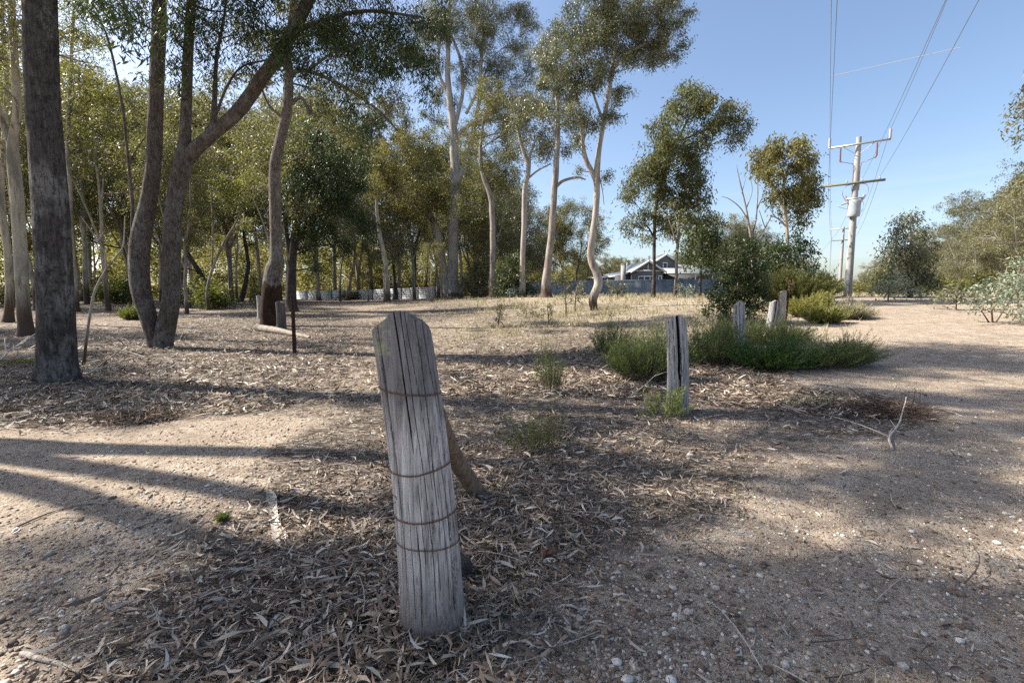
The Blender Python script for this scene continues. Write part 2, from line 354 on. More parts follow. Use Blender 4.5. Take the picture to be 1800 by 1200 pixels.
t = NT('dead_leaf'); LITTER_MAT = t.surf(t.pbr(t.ramp(t.attr(), [(0, (.05, .036, .028)), (.28, (.11, .078, .056)), (.52, (.22, .155, .105)), (.70, (.33, .255, .185)), (.86, (.42, .36, .29)), (.96, (.55, .50, .43)), (1, (.33, .36, .29))]), .62, None, .35))
def leaves_litter(mb, x, y, r, L0, L1, lift, curl=1.0):
    n = len(x); z = ground(x, y); L = r.uniform(L0, L1, n)*np.where(r.uniform(0, 1, n) < .45, .5, 1); W = L*r.uniform(.085, .17, n)
    yaw = r.uniform(0, 2*pi, n)+.5*sn(x*1.1, y*1.1, 0, 31); dx = np.stack([np.cos(yaw), np.sin(yaw), np.zeros(n)], -1); dy = np.stack([-np.sin(yaw), np.cos(yaw), np.zeros(n)], -1)
    pit = r.normal(0, .20, n)*curl; rol = r.normal(0, .55, n); dz = np.array([0, 0, 1.0])
    ex = dx*np.cos(pit)[:, None]+dz*np.sin(pit)[:, None]
    ey = dy*np.cos(rol)[:, None]+dz*np.sin(rol)[:, None]; ez = np.cross(ex, ey)
    c = np.stack([x, y, z+r.uniform(.003, lift, n)+np.abs(np.sin(rol))*W*.5+np.abs(np.sin(pit))*L*.4], -1)
    sk = r.normal(0, .16, n); ca = r.normal(.05, .13, n)*curl
    prof = [(-.5, 0), (-.18, .85), (-.18, -.85), (.18, 1.0), (.18, -1.0), (.5, 0)]
    V = np.empty((n, 6, 3))
    for k, (u, wv) in enumerate(prof):
        V[:, k] = c+ex*(u*L)[:, None]+ey*(wv*W*.5+sk*L*(u*u*4-.3))[:, None]+ez*(ca*L*(u*u*4-.3)+abs(wv)*W*.18)[:, None]
    b = np.arange(n)[:, None]*6; a = np.repeat(r.beta(1.6, 1.5, n), 6)
    mb.add(V.reshape(-1, 3), np.vstack([b+[0, 2, 1], b+[3, 4, 5]]), a)
    mb.add(np.zeros((0, 3)), np.zeros((0, 3), int))
    mb.F.append((b+[1, 2, 4, 3])+mb.n-6*n); mb.M.append(np.zeros(n, int))
def build_litter():
    mb = MB()
    x, y, r = scatter(72000, lambda x, y: .07+.93*np.clip(litter_map(x, y), 0, 1)**1.4*(1-.6*straw_map(x, y)), 1.15, 16, 41, .95); leaves_litter(mb, x, y, r, .035, .10, .02)
    # thick drift around the foot of the front post and along the fence line
    n = 6500; r = rng(42); x = r.normal(-.55, .65, n); y = r.normal(1.95, .65, n); k = (r.uniform(0, 1, n) < litter_map(x, y)) & (y > .9); leaves_litter(mb, x[k], y[k], r, .04, .12, .035)
    n = 2600; x = r.normal(.05, .45, n); y = r.normal(3.2, .8, n); k = r.uniform(0, 1, n) < litter_map(x, y)+.1; leaves_litter(mb, x[k], y[k], r, .05, .13, .03)
    n = 1500; x = r.normal(1.7, .9, n); y = r.normal(4.6, .45, n); leaves_litter(mb, x, y, r, .05, .12, .02)
    x, y, r = scatter(85000, lambda x, y: np.clip(litter_map(x, y), 0, 1)*(1-.8*straw_map(x, y)), 6, 45, 43, 1.0, -52, 40); leaves_litter(mb, x, y, r, .09, .20, .03)
    n = 620; a = r.uniform(0, 6.28, n); q = .135+.14*r.uniform(0, 1, n)**1.6; x = -.325+q*np.cos(a); y = 1.73+q*np.sin(a)*.9; leaves_litter(mb, x, y, r, .04, .12, .055, 1.6)
    # crumbs: broken bits of leaf and bark everywhere
    x, y, r = scatter(60000, lambda x, y: .35+.6*litter_map(x, y), 1.15, 7, 46); leaves_litter(mb, x, y, r, .010, .032, .006, .6)
    # curls of shed bark
    x, y, r = scatter(500, lambda x, y: litter_map(x, y), 1.8, 14, 44); leaves_litter(mb, x, y, r, .08, .18, .02, .7)
    o = mb.build('leaf_litter', LITTER_MAT); tag(o, 'dry curled gum leaves and bark strips strewn over the ground', 'leaf litter', kind='stuff')
build_litter()

def ico():
    p = (1+5**.5)/2; v = np.array([(-1, p, 0), (1, p, 0), (-1, -p, 0), (1, -p, 0), (0, -1, p), (0, 1, p), (0, -1, -p), (0, 1, -p), (p, 0, -1), (p, 0, 1), (-p, 0, -1), (-p, 0, 1)])
    f = np.array([(0, 11, 5), (0, 5, 1), (0, 1, 7), (0, 7, 10), (0, 10, 11), (1, 5, 9), (5, 11, 4), (11, 10, 2), (10, 7, 6), (7, 1, 8), (3, 9, 4), (3, 4, 2), (3, 2, 6), (3, 6, 8), (3, 8, 9), (4, 9, 5), (2, 4, 11), (6, 2, 10), (8, 6, 7), (9, 8, 1)])
    return v/np.linalg.norm(v[0]), f
IV, IF = ico()
def pebbles(mb, x, y, r, s0, s1, pw=2.2):
    n = len(x); s = s0+(s1-s0)*r.uniform(0, 1, n)**pw
    V = IV[None]*r.uniform(.72, 1.2, (n, 12, 1)); sc = np.stack([r.uniform(.8, 1.3, n), r.uniform(.7, 1.1, n), r.uniform(.4, .8, n)], -1)*s[:, None]
    V = V*sc[:, None]; yaw = r.uniform(0, 6.28, n); c, q = np.cos(yaw)[:, None], np.sin(yaw)[:, None]
    V = np.stack([V[..., 0]*c-V[..., 1]*q, V[..., 0]*q+V[..., 1]*c, V[..., 2]], -1)
    V += np.stack([x, y, ground(x, y)+s*.18], -1)[:, None]
    mb.add(V.reshape(-1, 3), (IF[None]+np.arange(n)[:, None, None]*12).reshape(-1, 3), np.repeat(r.beta(1.3, 1.5, n), 12))
t = NT('gravel_stone'); gcol = t.ramp(t.attr(), [(0, (.07, .052, .042)), (.25, (.19, .13, .09)), (.45, (.33, .25, .185)), (.68, (.46, .40, .33)), (.88, (.66, .61, .54)), (1, (.80, .77, .71))])
STONE = t.surf(t.pbr(t.mix(t.ramp(t.noise(t.coord(), 90, 3), [(.35, (.5,)), (.6, (0,))]), gcol, (.15, .11, .08)), .85, None, .25))
def build_gravel():
    mb = MB(); bare = lambda x, y: .12+.88*(1-np.clip(litter_map(x, y), 0, 1))*(.25+.75*sst((sn(x*1.4, y*1.4, 0, 51)+.55)))
    x, y, r = scatter(95000, bare, 1.15, 12, 52, 1.02); pebbles(mb, x, y, r, .0028, .012)
    x, y, r = scatter(5000, bare, 1.2, 11, 53, 1.0); pebbles(mb, x, y, r, .008, .024)
    o = mb.build('gravel', STONE, smooth=True); tag(o, 'loose gravel and pale quartz chips on the bare track', 'gravel', kind='stuff')
build_gravel()

# ---------------------------------------------------------------- foliage
def leaf_cards(mb, C, L, W, r, droop=.75, vmean=None):
    """one pointed leaf per row of C; long axis mostly hanging"""
    n = len(C); d = r.normal(0, 1, (n, 3)); d /= np.linalg.norm(d, axis=1)[:, None]; d[:, 2] = d[:, 2]*(1-droop)-droop
    d /= np.linalg.norm(d, axis=1)[:, None]; s = np.cross(d, r.normal(0, 1, (n, 3))); s /= np.linalg.norm(s, axis=1)[:, None]+1e-9
    l = (L*r.uniform(.6, 1.2, n))[:, None]; wd = (W*r.uniform(.7, 1.2, n))[:, None]
    nrm = np.cross(d, s)
    V = np.stack([C, C+d*l*.42+s*wd*.5, C+d*l, C+d*l*.42-s*wd*.5+nrm*wd*.12], 1).reshape(-1, 3)
    F = np.arange(n)[:, None]*4+np.array([0, 1, 2, 3]); v = r.beta(2, 2, n) if vmean is None else np.clip(r.normal(vmean, .2, n), 0, 1)
    mb.add(V, F, np.repeat(v, 4))
def clump_leaves(mb, c, rad, r, L, W, dens=1.0, flat=(1, 1, .8), droop=.75, twig=None):
    """leaves gathered on twigs through an ellipsoid; returns some twig tips for the branches"""
    rv = np.array(flat)*rad; area = L*W*.5*.5
    n = int(dens*1.5*pi*rad*rad*flat[0]*max(flat[2], .5)/area); per = r.integers(14, 26); nt = max(3, n//per)
    K = int(max(5, min(16, 5+rad*5))); sc_ = r.normal(0, 1, (K, 3)); sc_ /= np.linalg.norm(sc_, axis=1)[:, None]; sc_ *= (r.uniform(.2, 1.15, K)**.6)[:, None]; sr = r.uniform(.12, .30, K)
    ix = r.choice(K, nt, p=sr**1.5/np.sum(sr**1.5)); p = sc_[ix]+r.normal(0, 1, (nt, 3))*sr[ix][:, None]*np.array([1, 1, .75])
    T = c+p*rv
    ts = twig if twig else max(.07, L*.95)
    q = r.normal(0, 1, (nt, per, 3))*ts*np.array([.8, .8, 1.0]); q[..., 2] -= np.abs(q[..., 2])*.3
    C = (T[:, None]+q).reshape(-1, 3); vm = np.repeat(np.clip(r.normal(.45, .22, nt), .05, .95), per)
    leaf_cards(mb, C, L, W, r, droop, vm); return T
def bez(a, b, r, sag=.12, k=7):
    a = np.array(a, float); b = np.array(b, float); d = b-a; l = np.linalg.norm(d)
    m = a+d*.5+r.normal(0, 1, 3)*l*.09; m[2] += l*sag*r.uniform(-.6, 1.2)
    t = np.linspace(0, 1, k)[:, None]; return a*(1-t)**2+2*m*t*(1-t)+b*t**2+np.array([0, 0, 1])*0
def limbs(mb, stems, clumps, r, sides=5, rmin=.008, twigs=None, frac=.45):
    """a limb from the nearest lower stem point to each clump, then twigs through it. stems: list of (P, R)"""
    SP_ = np.vstack([s[0] for s in stems]); SR = np.concatenate([s[1] for s in stems])
    hz = SP_[:, 2].min()
    for k, (c, rad) in enumerate(clumps):
        d = np.linalg.norm(SP_-c, axis=1)+np.maximum(0, SP_[:, 2]-c[2]+rad*.4)*2.5+np.maximum(0, .25-(SP_[:, 2]-hz)/(c[2]-hz+.01))*50
        i = int(np.argmin(d)); a = SP_[i]; ra = min(SR[i]*.55, .02+.022*np.linalg.norm(c-a)); P = bez(a, c, r)
        rr = np.linspace(ra, max(rmin, ra*.4), len(P)); mb.tube(P, rr, sides, a=3.0+k*.01, cap=False)
        SP_ = np.vstack([SP_, P[2:]]); SR = np.concatenate([SR, rr[2:]])
        if twigs is not None:
            T = twigs[k]; m = min(len(T), int(4+rad*5)); 
            for q in T[r.choice(len(T), m, replace=False)]:
                b = P[r.integers(3, len(P))]; mb.tube(bez(b, q, r, .1, 4), np.linspace(max(rmin, ra*.32), rmin*.5, 4), 3, a=3.0, cap=False)

def hero_tree(name, label, cat, base, stems, clumps, bark, leafm, L=.14, W=.035, dens=1.0, seed=1, sides=14, flat=(1, 1, .8), droop=.75, dspread=1.0, group=None, flare=1.35, trunk_parts=False, bump=.07):
    """stems: rows of (px, py, width_px[, dY]) traced upwards, the first one from the ground; clumps: (px, py, radius_px[, dY])"""
    r = rng(seed); base = np.array(base, float); Y = base[1]; WF = Y/np.hypot(base[0], Y); root = thing(name, base, label, cat, group); S = []; mbs = []
    for k, st in enumerate(stems):
        rows = [tuple(q)+(0,)*(4-len(q)) for q in st]
        P = np.array([list(at(q[0], q[1], Y+q[3]))+[q[2]*mpp(Y+q[3])*.5*WF] for q in rows])
        if k == 0 or rows[0][3] == 0 and abs(P[0][2]-base[2]) < .25*max(1, Y/15): P[0][2] = gz(P[0][0], P[0][1])-.06
        Q = crs(P, 30 if Y < 12 and k < 3 else 8); p = Q[:, :3].copy(); rad = np.maximum(Q[:, 3], .006)
        low = np.clip(1-(p[:, 2]-base[2])/.35, 0, 1)
        if P[0][2] < base[2]+.3: rad = rad*(1+(flare-1)*low**1.6)
        p[:, 0] += .012*Y/10*sn(p[:, 2]*1.5, k*3., 0, seed+5)
        S.append((p, rad)); mbs.append((p, rad, k))
    mb = MB()
    for p, rad, k in mbs: mb.tube(p, rad, sides, bump=bump, seed=seed+k, hz=base[2], rough=(.022 if Y < 17 else 0))
    cr = MB(); tw = []; cl = []
    for q in clumps:
        q = tuple(q)+(None,)*(5-len(q)); cf = q[4] or 1.0; dY = q[3] if q[3] is not None else r.normal(0, .5)*dspread
        c = at(q[0], q[1], Y+dY); rad = q[2]*mpp(Y+dY)*(.5+.5*WF)
        tw.append(clump_leaves(cr, c, rad, r, L*cf, W*cf, dens*r.uniform(.8, 1.2), flat, droop)); cl.append((c, rad))
    if cl: limbs(mb, S, cl, r, twigs=tw, rmin=max(.006, Y*.0007))
    mb.build('trunk', bark, root, smooth=True, loc=base).parent = root
    if cl: cr.build('crown', leafm, root, loc=base)
    return root

# ---------------------------------------------------------------- the near trees at the left
b = gp(100, 668); NEARY = b[1]
hero_tree('gum_tree', 'massive dark grey trunk with rough bark, nearest tree at the left', 'tree', b,
    [[(100, 672, 82), (98, 560, 72), (92, 420, 68), (84, 300, 66), (74, 150, 64), (70, 0, 62), (62, -250, 54), (40, -480, 40), (30, -700, 22)],
     [(84, 672, 40), (76, 560, 22), (72, 430, 12)], [(64, -200, 26), (130, -230, 14), (195, -120, 8), (216, 0, 4), (232, 80, 2)]],
    [(215, 40, 42, -.3), (242, 98, 22, -.3), (180, 5, 30, .2), (150, -120, 60, 0, 1.5), (300, -160, 60, .8, 1.6), (100, -330, 80, .6, 1.8), (330, -360, 80, -.6, 1.8), (-120, -380, 80, -1, 1.8),
     (180, -560, 90, 1.2, 1.8), (-10, -660, 90, .2, 1.8), (390, -620, 80, .4, 1.8), (100, -820, 90, 0, 1.8)],
    BARK_BOX, LEAF_NEAR, .155, .025, 1.0, 11, 72, flare=1.22, bump=.05)
b = gp(280, 610)
hero_tree('gum_tree', 'twin-stemmed grey gum with one stem forking into a limb that leans right', 'tree', b,
    [[(285, 615, 34), (292, 575, 38), (301, 520, 34), (303, 400, 34), (312, 330, 33), (323, 282, 36), (326, 230, 22), (330, 100, 19), (336, 0, 17), (340, -150, 14), (330, -320, 8)],
     [(277, 612, 30), (262, 560, 33), (246, 500, 38), (246, 430, 38), (262, 350, 31), (270, 280, 29), (276, 150, 27), (281, 0, 25), (280, -160, 21), (255, -330, 13), (250, -480, 7)],
     [(320, 290, 30), (345, 262, 28), (372, 238, 26), (420, 195, 26), (462, 135, 26), (492, 95, 24), (525, 35, 24), (548, -10, 22), (600, -120, 18), (690, -220, 12), (780, -300, 6)],
     [(374, 232, 14), (377, 170, 9), (380, 100, 7), (392, 40, 5), (400, -20, 4)],
     [(378, 205, 6), (400, 150, 5), (425, 118, 4), (470, 105, 3)],
     [(505, 60, 14), (560, 40, 9), (640, 20, 7), (740, 30, 4)],
     [(236, 425, 10), (232, 400, 7), (232, 350, 6), (222, 250, 5), (213, 180, 5), (190, 70, 4), (165, 20, 3)],
     [(232, 352, 5), (228, 290, 4), (255, 240, 2), (275, 215, 2)]],
    [(300, 45, 38, -.8), (300, 110, 22, -.6), (316, 150, 14, -.6), (345, 25, 34, -.5), (362, 80, 26, -.3), (395, 20, 40), (372, 130, 14, -.2), (420, 60, 28), (455, 35, 40), (440, 105, 20), (488, 75, 26, -.5), (510, 110, 26, -.8), (535, 60, 44, -.5),
     (540, 118, 30, -.6), (585, 25, 52, 0), (590, 100, 32, -.3), (640, 20, 50), (628, 85, 40, .3), (655, 130, 34, .2), (690, 40, 50, .5), (700, 105, 38, .2), (742, 120, 26, .2), (750, 165, 20, .2), (735, 60, 40, .5), (632, 185, 28, .2), (655, 222, 22, .2),
     (640, 262, 14, .2), (590, 150, 20, 0), (565, 178, 12, 0), (770, 30, 30, .6), (215, 25, 16, -.5), (160, 15, 20, 0), (250, 20, 26, -.3),
     (400, -110, 90, 0, 1.5), (560, -120, 90, .5, 1.5), (720, -130, 90, 0, 1.5), (250, -130, 90, 0, 1.5), (330, -270, 110, 0, 1.8), (500, -290, 110, 1, 1.8), (690, -290, 100, -1, 1.8), (160, -300, 100, .5, 1.8), (250, -450, 110, 0, 1.8), (420, -460, 110, 0, 1.8), (300, -600, 90, 0, 1.8), (860, -200, 70, .2, 1.6)],
    BARK_TWIN, LEAF_NEAR, .155, .025, .95, 12, 56, flare=1.15, bump=.05, droop=.8, flat=(1, 1, 1.05))
b = gp(482, 572)
hero_tree('gum_tree', 'slender gum with dark burnt hollow base and pale upper trunk behind the log', 'tree', b,
    [[(476, 576, 36), (474, 540, 33), (481, 480, 33), (486, 462, 28), (486, 440, 23), (484, 380, 21), (483, 300, 20), (492, 250, 18), (503, 200, 18), (508, 130, 16), (505, 95, 14), (515, 20, 12), (520, -80, 10), (500, -200, 6)],
     [(508, 185, 8), (530, 172, 6), (545, 200, 5), (546, 178, 3)], [(505, 130, 9), (540, 125, 7), (600, 150, 6), (660, 190, 5), (700, 230, 3)], [(540, 125, 5), (590, 90, 4), (650, 70, 3)],
     [(500, 210, 5), (470, 180, 4), (450, 120, 3)]],
    [(560, 160, 26), (610, 130, 30), (590, 215, 26), (650, 165, 30), (700, 175, 26), (450, 140, 26), (470, 80, 26), (520, 30, 40), (430, 60, 30), (590, 60, 40), (620, 240, 24), (560, 60, 36), (560, -60, 60), (470, -80, 60), (530, -180, 60), (690, 100, 34), (400, 130, 20)],
    BARK_BURNT, LEAF_OLIVE, .15, .034, .9, 13, 40, flare=1.2, bump=.07, dspread=1.5)
b = gp(512, 548)
hero_tree('gum_tree', 'dark-trunked tree with dense drooping dark green crown behind the burnt tree', 'tree', b,
    [[(512, 548, 24), (512, 500, 18), (513, 450, 15), (520, 400, 14), (530, 350, 12), (545, 290, 9), (560, 230, 6)], [(512, 455, 10), (503, 410, 8), (498, 360, 5)], [(516, 430, 9), (545, 395, 7), (575, 350, 5)]],
    [(515, 300, 38), (520, 360, 32), (555, 270, 42), (595, 300, 44), (555, 330, 40), (600, 360, 34), (570, 400, 36), (620, 330, 30), (590, 430, 24), (545, 440, 20), (635, 270, 26), (530, 400, 22), (640, 395, 24), (600, 240, 30), (560, 465, 12), (615, 440, 14)],
    BARK_DARK, LEAF_DARK, .22, .055, 1.0, 14, 12, flare=1.5, flat=(1, 1, 1.15), droop=.85, dspread=2)

# pale gums standing left of the big trunk
b = gp(40, 590)
hero_tree('gum_tree', 'pale gum with peeling green-streaked bark forking just left of the big grey trunk', 'tree', b,
    [[(48, 592, 34), (42, 540, 28), (36, 450, 27), (30, 350, 26), (24, 280, 24), (24, 245, 20), (30, 200, 17), (27, 120, 15), (22, 40, 14), (20, -60, 12), (30, -160, 8)],
     [(26, 280, 18), (14, 240, 15), (2, 205, 13), (-14, 140, 12), (-30, 0, 10)], [(40, 560, 12), (30, 590, 8), (22, 604, 5)], [(22, 60, 4), (40, 36, 3), (70, 28, 2)], [(24, 130, 4), (50, 128, 3), (75, 120, 2)]],
    [(10, 30, 34), (40, 10, 34), (5, 100, 26), (60, 80, 20), (-30, 60, 40), (20, -60, 60), (80, -60, 50), (-60, -80, 60), (12, 160, 18), (120, 60, 30, 1), (150, 110, 26, 1.5), (-10, 250, 18)],
    BARK_GUM2, LEAF_OLIVE, .14, .034, .6, 15, 18, flare=1.35, dspread=1.5)
hero_tree('gum_tree', 'narrow pale gum at the far left edge with a crooked leaning trunk', 'tree', gp(12, 566),
    [[(14, 568, 22), (16, 500, 16), (12, 430, 15), (2, 340, 14), (8, 250, 12), (12, 150, 10), (4, 40, 8), (0, -60, 6)], [(13, 430, 8), (-6, 380, 7), (-30, 300, 6)]],
    [(0, 60, 30), (20, 120, 20), (-20, 20, 40), (30, 200, 20), (10, -40, 40)], BARK_GUM2, LEAF_OLIVE, .18, .045, .5, 16, 12, dspread=2)
def thin_tree(label, px, py, rows, clumps, bark=None, leafm=None, seed=1, L=.2, W=.05, dens=.6, name='gum_tree', cat='tree', more=(), **kw):
    return hero_tree(name, label, cat, gp(px, py), [rows]+list(more), clumps, bark or BARK_GREY, leafm or LEAF_OLIVE, L, W, dens, seed, 8, dspread=kw.pop('dspread', 2), **kw)
thin_tree('bare pale crooked sapling rising right beside the big grey trunk', 146, 640, [(146, 640, 8), (152, 600, 6), (160, 545, 5.5), (168, 510, 5), (186, 475, 4.5), (205, 450, 4), (217, 430, 3), (220, 380, 2)], [], BARK_GUM, None, 201, name='bare_sapling', cat='sapling',
    more=[[(187, 472, 4), (184, 445, 3), (172, 425, 2.5), (160, 405, 2), (142, 380, 1.5)], [(172, 425, 2), (182, 408, 1)]], flare=1.0)
thin_tree('pale straight gum just right of the big grey trunk, base hidden in scrub', 135, 548, [(134, 550, 14), (132, 500, 11), (126, 420, 10), (124, 330, 9), (120, 250, 8), (125, 120, 7), (130, 20, 5)],
    [(125, 230, 26), (160, 190, 32), (140, 130, 34), (180, 150, 28), (120, 60, 40), (170, 80, 36), (205, 170, 24), (165, 240, 24), (195, 215, 24), (150, 20, 40)], BARK_GUM2, LEAF_LIME, 202)
thin_tree('straight mid-distance gum between the big grey trunk and the twin-stemmed gum', 160, 531, [(160, 532, 11), (158, 470, 8), (155, 400, 8), (150, 300, 6), (148, 200, 4)], [(150, 220, 26), (175, 270, 26), (135, 290, 24), (190, 310, 24), (160, 170, 26), (190, 240, 22)], BARK_GREY, LEAF_OLIVE, 203)
thin_tree('dark leaning tree with arching limbs behind the twin-stemmed gum', 222, 532, [(220, 534, 14), (232, 500, 11), (242, 470, 9), (238, 400, 9), (215, 340, 8), (180, 300, 6), (140, 280, 4)],
    [(120, 300, 26), (150, 340, 30), (175, 270, 28), (200, 310, 28), (170, 380, 28), (210, 380, 24), (130, 380, 26), (250, 300, 24), (225, 260, 28), (150, 420, 20)], BARK_DARK, LEAF_OLIVE, 204, more=[[(238, 400, 7), (225, 330, 5), (205, 260, 4), (200, 220, 2)], [(225, 355, 5), (180, 355, 4), (135, 390, 2)]])
thin_tree('dark trunk leaning hard to the left between twin-stemmed gum and burnt tree', 388, 540, [(390, 541, 16), (372, 515, 11), (350, 478, 10), (326, 440, 9), (300, 400, 8), (262, 345, 6), (225, 300, 4)],
    [(300, 330, 30), (330, 370, 26), (345, 420, 22), (260, 300, 26), (365, 330, 26), (330, 300, 24), (315, 470, 14)], BARK_DARK, LEAF_OLIVE, 205)
thin_tree('short curved dark trunk beside the foot of the hard-leaning tree', 335, 541, [(336, 542, 13), (328, 515, 10), (322, 480, 9), (328, 440, 7), (345, 390, 5), (360, 340, 3)], [(350, 360, 24), (370, 395, 24), (340, 320, 26), (385, 350, 24), (330, 400, 16)], BARK_DARK, LEAF_OLIVE, 206)
thin_tree('slim forked grey gum left of the burnt tree', 372, 545, [(366, 545, 8), (364, 510, 5), (375, 470, 5), (392, 430, 5), (410, 400, 4), (425, 370, 2.5)], [(420, 350, 26), (400, 310, 28), (440, 310, 28), (380, 330, 26), (430, 390, 20)], BARK_GREY, LEAF_LIME, 207, more=[[(372, 480, 4), (374, 400, 4), (372, 330, 3)]])
thin_tree('slender tree curving left with a dark base beside the green bush', 425, 530, [(424, 531, 11), (432, 495, 8), (436, 460, 7), (430, 410, 6), (438, 350, 4)], [(430, 340, 26), (450, 380, 24), (410, 380, 20), (455, 320, 26), (440, 290, 26), (440, 430, 14)], BARK_DARK, LEAF_OLIVE, 208)
# the row of trunks in front of and beside the panel fence
rowt = [
 ('pale thin trunk leaning left before the left end of the panel fence', 560, 528, [(560, 529, 12), (558, 490, 6), (553, 440, 6), (548, 390, 5), (552, 330, 4)], [(560, 320, 24), (540, 300, 24)], BARK_GUM, LEAF_OLIVE),
 ('thin dark trunk leaning right before the panel fence', 613, 528, [(611, 529, 9), (616, 490, 6), (623, 455, 6), (622, 410, 5), (615, 350, 4)], [(620, 330, 26), (600, 350, 22), (640, 360, 22), (630, 300, 26)], BARK_GREY, LEAF_OLIVE),
 ('orange-tinged pale gum trunk leaning left before the panel fence', 680, 530, [(681, 531, 13), (680, 490, 8), (676, 450, 8), (668, 410, 7), (662, 370, 6), (665, 310, 4)], [(670, 300, 28), (650, 330, 24), (690, 330, 24), (660, 270, 28), (695, 290, 24)], BARK_GUM2, LEAF_OLIVE),
 ('thin dark trunk just right of the orange-tinged gum', 696, 527, [(696, 528, 11), (693, 490, 6), (690, 450, 6), (685, 400, 5), (680, 350, 4)], [(690, 360, 22), (705, 390, 22), (690, 310, 24)], BARK_DARK, LEAF_DARK),
 ('dark-based grey trunk forking low before the panel fence', 727, 525, [(728, 526, 13), (727, 490, 8), (728, 450, 8), (736, 410, 5), (750, 370, 4)], [(740, 350, 26), (760, 390, 22), (720, 380, 22), (730, 320, 26), (770, 340, 26)], BARK_DARK, LEAF_OLIVE),
 ('thin cream trunk right behind the tall white gum', 812, 519, [(811, 520, 8), (812, 480, 5), (808, 440, 5), (802, 410, 4), (796, 360, 3)], [(800, 350, 24), (820, 380, 22)], BARK_GUM, LEAF_DARK),
 ('grey gum with orange-brown base beside the olive bush', 868, 520, [(868, 521, 16), (866, 480, 10), (866, 420, 10), (863, 350, 9), (850, 310, 8), (845, 270, 6), (850, 210, 4)], [(850, 200, 30), (880, 240, 32), (840, 250, 28), (870, 290, 28), (890, 190, 30), (905, 260, 28), (860, 160, 28), (895, 310, 24)], BARK_GREY, LEAF_OLIVE),
 ('straight grey gum with forked upper trunk, left of the burnt-base gum', 920, 512, [(918, 513, 13), (919, 470, 9), (921, 400, 9), (924, 330, 9), (929, 295, 8), (918, 260, 6), (908, 220, 4)], [(905, 210, 26), (930, 240, 26), (950, 260, 24), (915, 170, 28), (960, 220, 26), (940, 190, 26), (900, 280, 20)], BARK_GUM, LEAF_GREY),
 ('tall straight grey gum with a charred base standing at the dark fence', 962, 504, [(960, 506, 20), (962, 480, 14), (968, 420, 12), (973, 350, 11), (978, 290, 10), (981, 230, 8), (979, 170, 6), (978, 90, 4)], [(975, 180, 28), (960, 130, 28), (990, 140, 28), (1000, 215, 24), (960, 250, 24), (985, 90, 28), (955, 80, 28), (1010, 170, 20), (945, 200, 22), (995, 260, 18)], BARK_GREY, LEAF_GREY),
]
for k, (lab, px, py, rows, cl, bk, lf) in enumerate(rowt):
    mo = ()
    if px == 727: mo = [[(727, 455, 6), (718, 420, 4), (716, 380, 3)]]
    if px == 920: mo = [[(929, 296, 7), (932, 270, 5), (945, 240, 3)], [(927, 315, 4), (945, 300, 3), (968, 288, 2)]]
    if px == 962: mo = [[(976, 330, 6), (990, 318, 5), (1015, 312, 4), (1030, 316, 2)], [(980, 250, 4), (960, 200, 3), (935, 170, 2)]]
    thin_tree(lab, px, py, rows, cl, bk, lf, 300+k, .26, .07, .8, more=mo)
# tall white gum, double trunk, wide crown
b = gp(792, 524)
hero_tree('gum_tree', 'tall white-barked gum with two trunks and a high spreading crown, middle of the clearing edge', 'tree', b,
    [[(796, 525, 30), (796, 490, 20), (796, 420, 18), (798, 350, 18), (800, 310, 17), (798, 240, 14), (790, 170, 11), (787, 100, 8), (790, 30, 5), (795, -60, 3)],
     [(788, 525, 22), (778, 470, 15), (768, 410, 14), (750, 370, 13), (724, 325, 12), (700, 285, 11), (675, 250, 8), (650, 200, 5)],
     [(802, 320, 12), (820, 285, 10), (832, 235, 9), (842, 180, 7), (845, 120, 6), (850, 50, 4)], [(803, 240, 8), (822, 222, 6), (850, 212, 5), (905, 209, 4), (935, 212, 2)],
     [(798, 230, 7), (812, 170, 6), (810, 110, 5), (798, 70, 4)], [(820, 200, 5), (840, 160, 4), (860, 110, 3)], [(790, 170, 6), (770, 120, 5), (775, 60, 3)], [(700, 285, 7), (660, 270, 5), (640, 240, 3)], [(725, 325, 6), (690, 310, 5), (650, 280, 3)]],
    [(780, 60, 36), (830, 60, 36), (870, 55, 34), (905, 80, 30), (850, 105, 34), (890, 120, 30), (800, 15, 34), (850, 10, 36), (815, 130, 26), (865, 160, 30), (900, 165, 32), (925, 130, 26), (935, 190, 24), (870, 205, 26), (770, 110, 24), (920, 40, 26), (790, -50, 40), (860, -60, 44),
     (745, 60, 28), (765, 20, 30), (735, 100, 22), (905, 230, 24), (770, 165, 18), (800, 185, 16), (650, 215, 30), (680, 195, 26), (640, 265, 26), (675, 265, 26), (705, 250, 22), (760, 210, 18), (625, 235, 24), (715, 215, 20), (900, 20, 24)],
    BARK_GUM, LEAF_GREY, .23, .062, .9, 21, 14, dspread=2.2, bump=.05)
